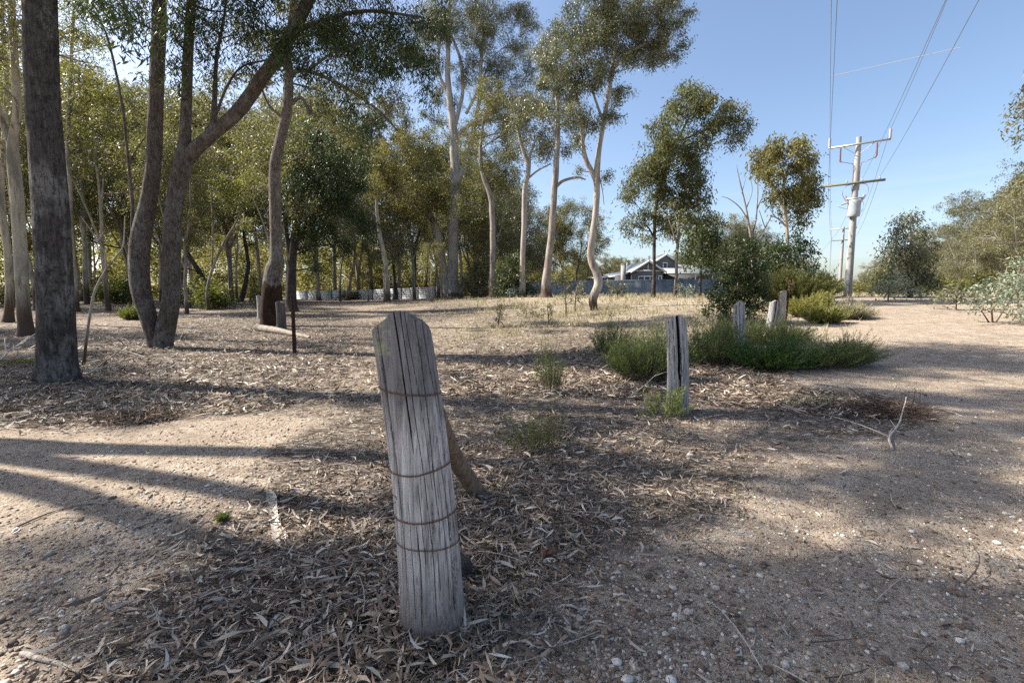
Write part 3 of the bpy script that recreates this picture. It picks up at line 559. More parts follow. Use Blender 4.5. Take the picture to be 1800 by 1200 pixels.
# leaning bright-trunk gum right of centre
b = gp(1042, 545)
hero_tree('gum_tree', 'crooked bright-trunked gum with forked upper trunk standing alone in dry grass', 'tree', b,
    [[(1044, 547, 13), (1042, 525, 15), (1051, 500, 15), (1048, 480, 14), (1038, 455, 12), (1040, 420, 12), (1046, 380, 11), (1049, 340, 11), (1049, 310, 11), (1052, 270, 9), (1061, 215, 8), (1072, 150, 7), (1082, 80, 5), (1090, 10, 3)],
     [(1048, 318, 9), (1040, 300, 8), (1030, 280, 8), (1024, 250, 7), (1024, 210, 6), (1015, 175, 4), (1010, 130, 3)], [(1072, 150, 5), (1085, 110, 4), (1110, 90, 3), (1150, 70, 2)], [(1061, 215, 5), (1045, 170, 4), (1030, 120, 3), (1020, 60, 2)],
     [(1024, 215, 4), (1008, 190, 3), (990, 178, 2)], [(1024, 260, 3), (1038, 190, 2)], [(1050, 300, 3), (1058, 330, 1.5), (1062, 360, 1)]],
    [(1010, 50, 36), (1050, 30, 40), (1000, 95, 34), (1040, 85, 36), (975, 110, 24), (1080, 60, 36), (1115, 35, 36), (1150, 20, 36), (1180, 40, 28), (1120, 85, 30), (1160, 80, 28), (1190, 90, 18), (1090, 105, 26), (1015, 140, 28), (1055, 135, 28), (1100, 0, 34), (1170, -10, 30),
     (1205, 20, 14), (1085, 165, 22), (1075, 200, 18), (1000, 200, 24), (1025, 195, 18), (970, 150, 20), (1150, 105, 16), (1065, -20, 40), (985, 60, 22), (1045, 220, 18), (1068, 310, 12), (1015, 245, 16), (955, 95, 14), (1018, 300, 8), (1130, 55, 30)],
    BARK_GUM, LEAF_GREY, .15, .040, 1.35, 22, 14, dspread=1.6, flare=1.0, bump=.08)
# bushy gum with stepped crown in front of the house
b = gp(1150, 522)
hero_tree('gum_tree', 'dark slim-trunked gum with tall stepped crown in front of the grey gable', 'tree', b,
    [[(1147, 523, 9), (1149, 480, 6.5), (1150, 430, 6), (1153, 370, 6), (1165, 310, 5), (1190, 250, 4), (1215, 200, 3)], [(1150, 420, 4), (1140, 400, 3), (1125, 390, 2)], [(1190, 250, 4), (1240, 230, 3), (1280, 215, 2)]],
    [(1215, 170, 34), (1180, 195, 26), (1240, 185, 30), (1290, 205, 28), (1300, 235, 20), (1275, 190, 20), (1235, 225, 30), (1165, 230, 28), (1150, 260, 30), (1195, 260, 32), (1225, 265, 28), (1135, 300, 30), (1170, 300, 32), (1205, 305, 32), (1120, 325, 24), (1155, 340, 30), (1195, 345, 30), (1230, 320, 22), (1285, 250, 14),
     (1115, 395, 20), (1135, 380, 20), (1165, 385, 20), (1100, 345, 14), (1180, 400, 16), (1140, 415, 14)],
    BARK_DARK, LEAF_OLIVE, .26, .07, 1.3, 23, 8, dspread=2.5)
thin_tree('slim grey-trunked gum to the right of the stepped-crown gum, before the fence', 1188, 520, [(1187, 521, 8), (1189, 480, 6), (1190, 440, 6), (1193, 400, 5), (1200, 360, 4), (1210, 320, 3)], [(1205, 330, 26), (1230, 355, 24), (1215, 385, 24), (1245, 390, 22), (1195, 375, 16)], BARK_GREY, LEAF_OLIVE, 331, .3, .085, .8, more=[[(1190, 430, 4), (1180, 400, 3), (1172, 370, 2)]])
thin_tree('dense conical dark green tree right of the house front', 1232, 518, [(1231, 519, 6), (1232, 470, 5), (1234, 420, 4), (1238, 385, 3)], [(1238, 385, 20), (1225, 410, 22), (1250, 410, 22), (1220, 440, 24), (1245, 440, 26), (1262, 430, 20), (1230, 465, 20), (1255, 468, 20), (1210, 425, 14), (1215, 400, 12)], BARK_DARK, LEAF_DARK, 332, .28, .08, .8, dspread=1)
b = gp(1388, 520)
hero_tree('gum_tree', 'umbrella-crowned gum with orange-pink limbs left of the power poles', 'tree', b,
    [[(1384, 521, 9), (1385, 480, 7), (1384, 430, 7), (1383, 395, 7), (1375, 360, 6), (1360, 330, 5), (1345, 305, 3)], [(1384, 400, 5), (1380, 350, 4), (1378, 310, 4), (1395, 285, 2)], [(1380, 350, 3), (1400, 330, 2)], [(1383, 400, 4), (1368, 385, 3), (1352, 378, 2)]],
    [(1345, 280, 24), (1330, 285, 14), (1370, 265, 24), (1400, 262, 24), (1420, 275, 18), (1345, 310, 16), (1395, 290, 18), (1375, 300, 14), (1400, 325, 22), (1425, 315, 16), (1415, 345, 22), (1395, 365, 22), (1355, 345, 14), (1428, 330, 12), (1405, 385, 12), (1375, 330, 12), (1385, 345, 14)],
    BARK_GUM2, LEAF_OLIVE, .25, .07, 2.1, 24, 8, dspread=1.6)
thin_tree('round dark leafy gum below the umbrella-crowned gum', 1400, 520, [(1404, 521, 6), (1402, 490, 5), (1400, 460, 4), (1398, 440, 3)], [(1375, 440, 24), (1400, 430, 26), (1345, 450, 20), (1350, 480, 20), (1430, 465, 16), (1380, 500, 20), (1420, 450, 20), (1390, 465, 24), (1415, 475, 20), (1370, 470, 18), (1400, 490, 20), (1355, 425, 16), (1430, 485, 12)], BARK_GREY, LEAF_DARK, 333, .26, .075, 1.2)
thin_tree('bare dead tree with fine grey branches between the house and the umbrella gum', 1325, 519, [(1325, 520, 6), (1323, 470, 5), (1322, 430, 5), (1316, 390, 4), (1308, 350, 3), (1298, 310, 1.8), (1294, 290, 1)], [], BARK_GREY, None, 334, name='dead_tree',
    more=[[(1321, 420, 4), (1330, 380, 3), (1332, 330, 2), (1328, 290, 1)], [(1322, 430, 3), (1345, 400, 2.5), (1358, 370, 1.5), (1352, 340, 1)], [(1316, 390, 3), (1300, 365, 2), (1282, 350, 1.4), (1268, 345, .8)], [(1330, 370, 2), (1345, 330, 1.4), (1342, 300, .8)], [(1312, 365, 2), (1322, 335, 1.3), (1318, 305, .8)], [(1345, 400, 2), (1335, 370, 1.2)], [(1304, 340, 1.5), (1312, 310, .8)]])
# right side of the track
b = gp(1600, 522)
hero_tree('gum_tree', 'fine-leaved grey-green gum standing alone-ish right of the power pole', 'tree', b,
    [[(1600, 523, 9), (1598, 480, 7), (1602, 440, 5), (1600, 400, 3)], [(1598, 470, 4), (1580, 440, 3), (1570, 420, 2)], [(1600, 460, 4), (1622, 440, 3), (1632, 420, 2)]],
    [(1600, 385, 17), (1592, 400, 18), (1612, 410, 20), (1590, 430, 22), (1615, 440, 24), (1575, 420, 16), (1565, 450, 18), (1595, 460, 24), (1625, 465, 20), (1575, 480, 22), (1605, 490, 24), (1630, 495, 18), (1555, 435, 10), (1635, 435, 12), (1560, 500, 16)],
    BARK_GREY, LEAF_GREY, .24, .06, 1.5, 25, 8, dspread=1.2)
b = gp(1960, 560)
hero_tree('gum_tree', 'gum standing just past the right edge with hanging leaf clusters reaching into view', 'tree', b,
    [[(1975, 565, 26), (1970, 450, 22), (1955, 330, 20), (1930, 220, 16), (1900, 120, 12), (1890, 20, 8)], [(1930, 220, 8), (1860, 200, 5), (1810, 205, 3)]],
    [(1798, 150, 20), (1790, 205, 20), (1812, 180, 26), (1805, 235, 18), (1840, 160, 30), (1850, 220, 30), (1810, 130, 14), (1830, 310, 26), (1790, 320, 16), (1880, 100, 50), (1930, 60, 60), (1900, 200, 50), (1960, 150, 60), (1900, 300, 50)],
    BARK_GREY, LEAF_OLIVE, .15, .04, .7, 26, 12)

# two tall gums just outside the left edge: their limbs and high crowns throw the stripes and dapples over the foreground
def world_tree(label, stems, clumps, bark, leafm, L, W, dens, seed, name='gum_tree'):
    r = rng(seed); b = np.array(stems[0][0][:3], float); root = thing(name, b, label, 'tree'); mb = MB(); cr = MB(); S = []
    for k, st in enumerate(stems):
        Q = crs(np.array(st, float), 10); p = Q[:, :3].copy(); p[:, 0] += .10*sn(p[:, 2]*.9, k*2., 0, seed)*np.clip((p[:, 2]-1)/3, 0, 1); S.append((p, Q[:, 3])); mb.tube(p, Q[:, 3], 20, bump=.07, seed=seed+k, hz=0, rough=.02)
    tw = []; cl = []
    for c, rad in clumps: c = np.array(c, float); tw.append(clump_leaves(cr, c, rad, r, L, W, dens*r.uniform(.7, 1.3), (1.15, 1, .8), .7)); cl.append((c, rad))
    limbs(mb, S, cl, r, twigs=tw, rmin=.01); mb.build('trunk', bark, root, smooth=True, loc=b); cr.build('crown', leafm, root, loc=b); return root
SHD = np.array([SUN_DIR[0], SUN_DIR[1]])/tan(SUN_EL)        # ground metres towards the sun per metre of height
def lift(px, py, z): g = gp(px, py); return np.array([g[0]+SHD[0]*z, g[1]+SHD[1]*z, z])
rs = rng(404); CLF = []; CLG = []
for k, (px, py, rad) in enumerate([(700, 700, .5), (850, 720, .45), (760, 660, .5), (900, 780, .42), (780, 850, .36), (880, 900, .4), (950, 860, .36), (1010, 930, .36), (1080, 890, .28), (900, 1000, .34), (1000, 1030, .34), (820, 1050, .3), (700, 990, .3), (730, 1100, .3), (850, 1130, .3),
        (960, 1120, .3), (1100, 1120, .28), (1060, 820, .3), (1180, 815, .26), (1500, 850, .3), (1650, 830, .42), (1750, 760, .5), (1600, 760, .36), (1400, 725, .4), (1250, 1010, .2), (1450, 1070, .28), (1600, 1090, .26), (1750, 1130, .3), (1330, 1160, .24),
        (1540, 1180, .26), (1790, 880, .3), (1000, 745, .4), (1150, 745, .36), (620, 1060, .22), (300, 955, .26), (440, 1000, .26), (360, 1060, .2), (150, 965, .26), (40, 1010, .3), (210, 1015, .22), (520, 700, .3), (1200, 930, .16), (1380, 930, .14), (1560, 940, .14), (560, 900, .14), (620, 800, .2), (340, 1150, .26), (450, 1110, .28), (560, 1090, .26), (600, 1185, .22), (480, 1190, .22), (250, 1090, .18), (400, 1170, .2), (530, 1000, .2), (1180, 1060, .22), (1240, 900, .22), (1360, 1060, .26), (1450, 1150, .26), (1660, 1180, .24), (1700, 1050, .26), (1540, 1020, .2), (1350, 780, .3), (1240, 770, .3), (1650, 700, .5), (1780, 700, .5), (1550, 690, .4), (1500, 795, .34), (1790, 800, .5), (1720, 905, .26), (1600, 865, .3), (1400, 860, .22), (1480, 735, .36), (1330, 1090, .24), (1480, 1100, .24), (1780, 1060, .3), (1760, 980, .2), (1620, 1130, .24), (1230, 1060, .2), (1260, 1160, .24), (1700, 850, .3), (1620, 1040, .2), (1150, 1160, .26), (1050, 1180, .24), (1230, 1120, .2), (1100, 840, .26), (1460, 770, .3)]):
    z = rs.uniform(9.0, 12.5); c = lift(px, py, z); (CLF if k % 2 else CLG).append((c, rad*1.15))
world_tree('tall gum with a forked trunk standing just beyond the left edge of the view', [[(-9.5, 5.0, -.2, .30), (-9.5, 5.0, 1.5, .21), (-9.45, 5.0, 4.0, .19), (-9.2, 5.3, 6.5, .13), (-9.0, 5.55, 8.5, .11), (-8.2, 5.6, 10.5, .07), (-7.0, 5.6, 12, .03)],
    [(-9.45, 5.0, 3.9, .15), (-9.3, 4.8, 6, .12), (-9.2, 4.6, 8.2, .10), (-8.6, 4.4, 10.2, .06), (-7.8, 4.2, 12, .03)]], CLF, BARK_GREY, LEAF_OLIVE, .13, .034, .95, 411)
world_tree('leaning gum next to the forked one just beyond the left edge of the view', [[(-8.2, 4.5, -.2, .24), (-8.3, 4.45, 1.2, .16), (-8.75, 4.35, 5.0, .13), (-9.5, 4.15, 8.0, .10), (-9.0, 3.9, 10.5, .06), (-8, 3.8, 12.2, .03)],
    [(-9.2, 4.2, 7.0, .07), (-8.2, 3.4, 9.2, .05), (-7.2, 3.0, 11.2, .03)]], CLG, BARK_TWIN, LEAF_OLIVE, .13, .034, .95, 412)

# ---------------------------------------------------------------- woodland behind: a few grown trees, copied
def gen_tree(seed, H, spread, ncl, bark, leafm, L=.24, W=.062, dens=.44, low=.38, forks=2, stretch=.8, r0=.02, clr=.12):
    r = rng(seed); S = []; k = 9
    zz = np.linspace(0, .72*H, k); dr = r.normal(0, .05, 2)*H
    P = np.stack([np.cumsum(r.normal(0, .018*H, k))*np.linspace(0, 1, k)+dr[0]*np.linspace(0, 1, k)**2, np.cumsum(r.normal(0, .018*H, k))*np.linspace(0, 1, k)+dr[1]*np.linspace(0, 1, k)**2, zz], -1); P[0, 2] = -.25
    P = crs(P, 3); rad = np.interp(np.linspace(0, 1, len(P)), [0, .05, .5, 1], [r0*H*.75, r0*H*.52, r0*H*.36, r0*H*.12]); S.append((P, rad))
    for f in range(forks):
        i = r.integers(len(P)//4, len(P)*2//3); a = P[i]; an = r.uniform(0, 6.28); e = a+np.array([cos(an)*spread*.6, sin(an)*spread*.6, H*r.uniform(.25, .42)])
        Q = bez(a, e, r, -.15, 9); S.append((Q, np.linspace(rad[i]*.75, rad[i]*.2, len(Q))))
    mb = MB()
    for p, q in S: mb.tube(p, q, 7, bump=.06, seed=seed, hz=0)
    cr = MB(); cl = []; tw = []
    for j in range(ncl):
        hf = low+(1-low)*((j+.5)/ncl)**.85; wd = spread*sqrt(max(.08, 1-((hf-.72)/.42)**2)); an = r.uniform(0, 6.28); q = wd*r.uniform(.1, 1)**.6
        c = np.array([cos(an)*q+dr[0]*hf, sin(an)*q+dr[1]*hf, hf*H*.93]); rad_ = H*clr*r.uniform(.6, 1.15)
        tw.append(clump_leaves(cr, c, rad_, r, L, W, dens, (1, 1, stretch), .7)); cl.append((c, rad_))
    limbs(mb, S, cl, r, 4, .02, twigs=tw)
    return mb, cr
KINDS = {   # name: (seed, H, spread, clumps, bark, leaf, extra, wording)
 'tall_a': (501, 15, 3.2, 18, BARK_GUM, LEAF_OLIVE, {}, 'tall pale-trunked olive gum'),
 'tall_b': (502, 16, 3.0, 17, BARK_GREY, LEAF_OLIVE, dict(low=.45), 'tall grey-trunked open gum'),
 'bushy': (503, 12, 3.2, 18, BARK_DARK, LEAF_OLIVE, dict(low=.36, forks=3, clr=.12), 'bushy dark-trunked gum'),
 'slim': (504, 13, 2.0, 12, BARK_GUM2, LEAF_OLIVE, dict(low=.42, forks=1, clr=.10), 'slim cream-trunked gum'),
 'dark': (505, 12, 3.2, 20, BARK_DARK, LEAF_DARK, dict(low=.25, forks=2, clr=.14), 'dense dark green round gum'),
 'lime': (506, 10, 2.8, 16, BARK_GREY, LEAF_LIME, dict(low=.25, forks=2, clr=.13), 'bright yellow-green young gum'),
 'brown': (507, 12, 4.2, 24, BARK_GUM2, LEAF_BROWN, dict(low=.35, forks=3, clr=.12, stretch=.6), 'wide dull brown-green gum'),
 'high': (509, 17, 2.7, 9, BARK_GREY, LEAF_OLIVE, dict(low=.62, forks=3, clr=.085, r0=.026, dens=.9), 'high-crowned long-trunked gum'),
 'thin': (510, 13, 1.9, 12, BARK_GUM2, LEAF_OLIVE, dict(low=.55, forks=2, clr=.085, r0=.017), 'thin pale forked gum'),
 'grey': (508, 13, 3.6, 18, BARK_GUM, LEAF_GREY, dict(low=.3, forks=2, clr=.13), 'wide grey-green gum'),
}
PROTO = {}
for k, (sd, H, sp, nc, bk, lf, ex, wd) in KINDS.items():
    mb, cr = gen_tree(sd, H, sp, nc, bk, lf, **ex); PROTO[k] = (mb, cr, bk, lf, H, wd); PROTO[k+'_obj'] = None
def zone(px):
    for lim, tx in ((62, 'left of the big grey trunk'), (150, 'just right of the big grey trunk'), (240, 'left of the twin-stemmed gum'), (345, 'right behind the twin-stemmed gum'), (475, 'left of the burnt-base tree'),
                    (560, 'behind left end of panel fence'), (660, 'behind middle of panel fence'), (775, 'behind right end of panel fence'), (860, 'behind the tall white gum'), (960, 'behind the olive bush'),
                    (1095, 'on the skyline left of the house'), (1200, 'behind the house'), (1320, 'behind right end of house'), (1465, 'left of the power poles'), (1560, 'just right of the power poles'), (1660, 'right of track past fine-leaved gum')):
        if px < lim: return tx
    return 'right of track near right edge'
PL = []
rz = rng(77)
def plan(lo, hi, y0, y1, n, kinds, htop, jit=.12):
    for i in range(n):
        px = lo+(hi-lo)*(i+.5)/n+rz.normal(0, (hi-lo)/n*.35); Y = rz.uniform(y0, y1); k = kinds[rz.integers(0, len(kinds))]
        x = (px-900)/FPX*Y*1.005; base = np.array([x, Y, gz(x, Y)])
        top = np.interp(px, [h[0] for h in htop], [h[1] for h in htop]); zt = CAMH+(519-top)/FPX*Y
        sc = (zt-base[2])/PROTO[k][4]*rz.uniform(1-jit*1.6, 1+jit*.5); PL.append((px, base, k, sc))
LT = [(-200, 60), (100, 110), (330, 190), (420, 150), (560, 180), (640, 220), (740, 230), (860, 300), (960, 330), (1000, 420), (1100, 435), (1460, 470)]
plan(-120, 540, 26, 38, 6, ['thin', 'slim', 'thin', 'tall_b'], LT)
plan(-160, 560, 38, 60, 11, ['tall_a', 'thin', 'slim', 'thin', 'tall_b'], LT)
plan(-140, 900, 40, 62, 12, ['thin'], [(-200, 150), (400, 260), (900, 380)], .3)
plan(-160, 560, 60, 95, 12, ['tall_a', 'lime', 'tall_b', 'brown', 'tall_a'], LT)
plan(540, 960, 74, 84, 9, ['tall_b', 'thin', 'grey', 'slim', 'thin'], LT)
plan(540, 970, 85, 110, 8, ['tall_b', 'brown', 'tall_a'], LT)
plan(650, 960, 55, 68, 6, ['thin', 'tall_b', 'grey'], [(650, 240), (800, 260), (900, 290), (960, 340)])
plan(955, 1010, 62, 75, 3, ['grey', 'bushy'], [(950, 340), (1010, 365)])
CT = [(980, 440), (1050, 445), (1100, 450), (1180, 445), (1240, 415), (1300, 400), (1350, 440), (1400, 450), (1440, 480), (1465, 500)]
plan(985, 1200, 95, 130, 13, ['bushy', 'grey', 'tall_a'], CT, .08)
plan(1190, 1440, 78, 110, 12, ['bushy', 'dark', 'grey'], CT, .1)
plan(1200, 1340, 66, 74, 4, ['grey', 'bushy'], [(1200, 370), (1260, 360), (1340, 400)], .1)
RT = [(1500, 478), (1540, 450), (1600, 440), (1640, 385), (1700, 345), (1760, 330), (1800, 280), (1950, 200)]
plan(1520, 1640, 75, 110, 7, ['bushy', 'brown', 'grey'], RT, .08)
plan(1510, 1640, 62, 78, 6, ['grey', 'bushy', 'brown'], [(1500, 485), (1540, 462), (1600, 435), (1640, 400)], .08)
plan(1640, 1960, 44, 62, 12, ['brown', 'brown', 'grey'], RT, .1)
plan(1650, 2000, 32, 42, 5, ['brown', 'grey'], [(1650, 400), (1750, 355), (1800, 290), (1950, 250)], .1)
plan(1440, 1530, 150, 210, 5, ['bushy', 'dark'], [(1440, 496), (1465, 504), (1500, 498), (1530, 480)], .05)
# trees beyond the left edge of the frame: they throw the dappled shade over the track
for (x, y, k, sc) in ((-19, 11, 'high', .9), (-25, 16, 'tall_b', .9)):
    PL.append((-400-x, np.array([x, y, gz(x, y)]), k, sc))
PL.sort(key=lambda q: q[0]); seen = {}
for q in PL: seen.setdefault((zone(q[0]) if q[1][0] > -1.2*q[1][1] else 'out', q[2]), []).append(q)
ORD = ['leftmost', 'second from left', 'third from left', 'fourth from left', 'fifth from left', 'sixth from left', 'seventh from left', 'eighth from left']
done = {}
for (zn, k), L_ in seen.items():
    mbT, mbC, bk, lf, H, wd = PROTO[k]
    for i, (px, base, _, sc) in enumerate(L_):
        lab = ('%s %s' % (wd, zn) if zn != 'out' else '%s standing beyond the left edge of the view' % wd)
        if len(L_) > 1: lab += ', %s' % ORD[min(i, 7)]
        root = thing('gum_tree', base, lab, 'tree', 'woodland gum trees around the clearing'); root.rotation_euler = (0, 0, rz.uniform(0, 6.28)); root.scale = (sc*rz.uniform(.9, 1.1),)*2+(sc,)
        if k not in done:
            a = mbT.build('trunk', bk, root, smooth=True); c = mbC.build('crown', lf, root); done[k] = (a, c)
        else:
            for s_ in done[k]:
                o = s_.copy(); COL.objects.link(o); o.parent = root
# far wood, one mass
def far_wood():
    r = rng(91); cr = MB(); 
    for i in range(390):
        a = radians(r.uniform(-62, 56)); d = r.uniform(115, 210)
        x, y = d*sin(a), d*cos(a); px = 900+FPX*x/y; 
        if 1440 < px < 1500: continue
        top = np.interp(px, [-300, 500, 900, 1000, 1440, 1500, 1560, 1700, 1900], [330, 380, 420, 460, 500, 500, 480, 430, 380]); h = (519-top)/FPX*y*r.uniform(.7, 1.0)+CAMH
        for q_ in range(6 if px < 900 else 5):
            c = np.array([x+r.normal(0, 2), y+r.normal(0, 2), max(1.5, h*r.uniform(.25, .85)) if q_ < 4 else r.uniform(1.2, 3.2)]); clump_leaves(cr, c, r.uniform(2.0, 3.4), r, .8, .32, .5, (1, 1, .8), .4)
    o = cr.build('distant_woodland', m_leaf('far_leaf', [(.10, .10, .05), (.16, .152, .075), (.26, .235, .12)], .6, .5, .1)); tag(o, 'distant olive-green woodland closing the view behind the trees', 'woodland', kind='stuff')
far_wood()

# ---------------------------------------------------------------- old fence posts
def post(name_, label, base, top, rb, rt, seed, mat, cracks, topf, nth=200, nz=220, grain=.0022, group=None, lobes=.05, oval=.85):
    """split, weathered round post from base to top; cracks: (angle, width_rad, depth, z0, z1)"""
    base = np.array(base, float); ax = np.array(top, float)-base; th = np.linspace(0, 2*pi, nth, endpoint=False)
    z = np.linspace(-.06, 1, nz)[:, None]; T = th[None]
    def rad(z, T):
        R_ = (rb+(rt-rb)*np.clip(z, 0, 1)**.8)*(1+.10*np.clip(.12-z, 0, .2)/.12)
        R_ = R_*(1+lobes*sn(np.cos(T)*1.4, np.sin(T)*1.4, z*1.2, seed)+lobes*.35*sn(np.cos(T)*4, np.sin(T)*4, z*2, seed+1))
        return R_-grain*(np.abs(sn(T*26+.6*sn(z*6, T*2, 0, seed+6), z*3.0, 0, seed+2))*1.2+np.abs(sn(T*61, z*5.0, 0, seed+3))*.8)
    dep = np.zeros((nz, nth))
    for k, (a, wd, dp, z0, z1) in enumerate(cracks):
        ac = radians(a)+.16*sn(z*3.2, k*7.1, 0, seed+10)+.04*sn(z*17, k*3.3, 0, seed+11); dd = (T-ac+pi) % (2*pi)-pi
        wz = wd*(.55+.45*sn(z*7, k*5., 0, seed+12))*np.clip((z-z0)*9, 0, 1)*np.clip((z1-z)*9, 0, 1) if z1 < 1 else wd*(.65+.35*sn(z*7, k*5., 0, seed+12))*np.clip((z-z0)*9, 0, 1)
        dep = np.maximum(dep, dp*np.exp(-(dd/np.maximum(wz, .002))**4)*(wz > .003))
    rr = rad(z, T)-dep
    X = rr*np.cos(T); Yv = rr*np.sin(T)*oval; H = topf(np.cos(th), np.sin(th), th)[None]
    zz = np.where(z > .75, .75+(z-.75)/.25*(.25+H), z)
    V = [np.stack([X, Yv, zz], -1)]
    for q in (.9, .78, .6, .4, .2, .03):
        xx, yy = X[-1]*q, Yv[-1]*q; h = 1+topf(np.cos(th)*q, np.sin(th)*q, th)*(.35+.65*q)-.012*(1-q)+.006*sn(xx*90, yy*90, 0, seed+5); V.append(np.stack([xx, yy, h], -1)[None])
    V = np.concatenate(V, 0); nzz = len(V); L = np.linalg.norm(ax); bend = .018*np.sin(np.clip(V[..., 2], 0, 1)*pi)
    W = base+V[..., 2:3]*ax+np.stack([V[..., 0]+bend, V[..., 1], np.zeros_like(bend)], -1)
    i, j = np.meshgrid(np.arange(nzz-1), np.arange(nth), indexing='ij'); j2 = (j+1) % nth
    F = np.stack([i*nth+j, i*nth+j2, (i+1)*nth+j2, (i+1)*nth+j], -1).reshape(-1, 4)
    A = np.zeros(V.shape[:2]); A[:nz] = np.clip(dep/.004, 0, 1)
    mb = MB(); mb.add(W.reshape(-1, 3), F, A.ravel()); S_ = V[:nz].copy(); r0 = rad(z, T); S_[..., 0] = r0*np.cos(T); S_[..., 1] = r0*np.sin(T)*oval; W2 = W.copy(); W2[:nz] = base+S_[..., 2:3]*ax+np.stack([S_[..., 0]+bend[:nz], S_[..., 1], 0*S_[..., 0]], -1); return mb, W2
pb = gp(762, 1101); PT = at(701, 555, pb[1]+.02)
rk = rng(5); ck = [(a, w_, d_, z0, z1) for a, w_, d_, z0, z1 in
    [(-124, .034, .032, .12, 1.2), (-101, .012, .012, .3, .8), (-90, .020, .018, .55, 1.2), (-74, .012, .012, .05, 1.2), (-66, .012, .014, .4, 1.2), (-55, .026, .028, .35, 1.2), (-38, .012, .012, 0, .7), (-134, .020, .018, .45, 1.2), (-150, .03, .02, .1, .9),
     (-96, .016, .014, 0, .42), (-28, .024, .02, .5, 1.2), (-15, .02, .016, .2, 1.2), (-82, .014, .012, .2, .6), (-110, .014, .012, .05, .5), (-60, .012, .012, .05, .45), (-47, .014, .01, .1, .6)]]
for k in range(14): ck.append((rk.uniform(0, 180), rk.uniform(.015, .04), rk.uniform(.01, .025), rk.uniform(0, .5), 1.2 if rk.uniform() < .5 else rk.uniform(.6, .95)))
def top_hero(u, v, th):
    x = u
    h = np.interp(x, [-1, -.8, -.5, -.25, -.15, 0, .15, .3, .5, .7, .85, .93, 1.0], [-.056, -.034, -.016, -.006, .004, .016, .024, .024, .012, -.004, -.012, -.020, -.044])
    sec = ((th % (2*pi))/(2*pi)*52+.35*np.sin(th*17)).astype(int) % 52; h = h+rng(717).uniform(-.012, .004, 52)[sec]*np.clip((x+.3)*4, .25, 1)
    return h+.002*np.sign(sn(th*9, 0, 0, 71))*np.abs(sn(th*23, 0, 0, 72))+.035*v*(v > 0)*-1
mb, PW = post('post', '', pb, PT, .128, .110, 81, WOOD, ck, top_hero, 380, 340)
root = thing('fence_post', pb, 'large leaning weathered grey timber post bound with rusty wire, nearest in the old fence line', 'post', 'old split timber fence posts')
mb.build('timber', WOOD, root, loc=pb, smooth=True)
def wire_loop(z, tilt, drop, seed, tail=None, r0=.0015):
    i = int(np.argmin(np.abs(PW[:340, 0, 2]-(pb[2]+z)))); ring = PW[i]; c = ring.mean(0); n = 64; idx = np.linspace(0, 379, n).astype(int)
    P = ring[idx].copy(); P = c+(P-c)*(1+.0045/np.linalg.norm(P-c, axis=1)[:, None]); u = (P[:, 0]-c[0])/.12
    P[:, 2] = c[2]+tilt*u-drop*(1-u*u)+.002*sn(u*9, seed, 0, 4)
    m = MB(); P2 = np.vstack([P, P[:1]])
    # follow the taper when the loop rises or dips
    m.tube(P2, r0, 6, cap=False); 
    m.tube(P2+np.array([0, 0, .0036])+.0012*np.stack([sn(np.arange(65)*.9, 1, 0, 3), 0*P2[:, 0], sn(np.arange(65)*.7, 2, 0, 5)], -1), r0*.8, 6, cap=False)
    if tail is not None: m.tube(crs(np.array([P[0]]+[P[0]+np.array(q) for q in tail]), 6), r0, 6)
    return m.build('wire_binding', RUST, root, loc=pb, smooth=True)
def z_at(py): 
    f = (py-555)/(1101-555); return (PT[2]-pb[2])*(1-f)
wire_loop(z_at(679), -.013, .003, 1)
wire_loop(z_at(806), .012, .012, 2, [(.02, -.004, .012), (.045, -.01, .02), (.035, -.012, .03), (.05, -.01, .034)])
wire_loop(z_at(888), .006, .006, 3, [(.03, -.02, -.004), (.09, -.03, .012), (.17, .0, .01), (.22, .05, .0)], .0016)
wire_loop(z_at(938), -.004, -.003, 4, None, .0012)
m = MB(); q0 = at(673, 796, pb[1]-.10); m.tube(crs([q0, q0+(.0, -.012, -.02), q0+(.008, -.014, -.05), q0+(.02, -.012, -.045)], 6), .0022, 6); m.build('wire_hook', RUST, root, loc=pb, smooth=True)
m = MB(); q0 = at(690, 876, pb[1]-.11); a_ = np.linspace(0, 5.5, 18); m.tube(np.stack([q0[0]+.016*np.cos(a_), q0[1]-.004+0*a_, q0[2]+.016*np.sin(a_)], -1), .0018, 6); m.build('wire_hook', RUST, root, loc=pb, smooth=True)

def simple_post(label, px, py, tx, ty, wpx, seed, mat=WOOD2, split=None, Y=None, name='fence_post', spl=.06):
    b = gp(px, py) if Y is None else np.array([(px-900)/FPX*Y, Y, gz((px-900)/FPX*Y, Y)]); Y = b[1]
    if Y is not None: r_ = ray(px, py); b[0] = r_[0]/r_[1]*Y
    tp = at(tx, ty, Y); rr = wpx*mpp(Y)*.5; r = rng(seed)
    ck = [(r.uniform(-180, 180), r.uniform(.015, .035), rr*r.uniform(.08, .2), r.uniform(0, .5), 1.2) for _ in range(9)]
    if split is not None: ck.append((split, .14, rr*.95, .34, 1.2)); ck.append((split+4, .06, rr*.5, .0, .5))
    tf = lambda u, v, th: -.05*np.abs(u-.1)+spl*.5*sn(u*4, v*4, seed, seed)-.02*v
    mb, _ = post('post', '', b, tp, rr*1.06, rr*.97, seed, mat, ck, tf, 120, 90, rr*.012, lobes=.08, oval=.9)
    root = thing(name, b, label, 'post', 'old split timber fence posts'); mb.build('timber', mat, root, loc=b, smooth=True); return root, b, tp
simple_post('grey post split down its middle, standing in the green heath shrubs', 1190, 722, 1187, 558, 37, 111, split=-101)
simple_post('grey flat-topped post just left of the leaning split post, behind the shrubs', 1300, 580, 1299, 530, 20, 112, Y=9.0)
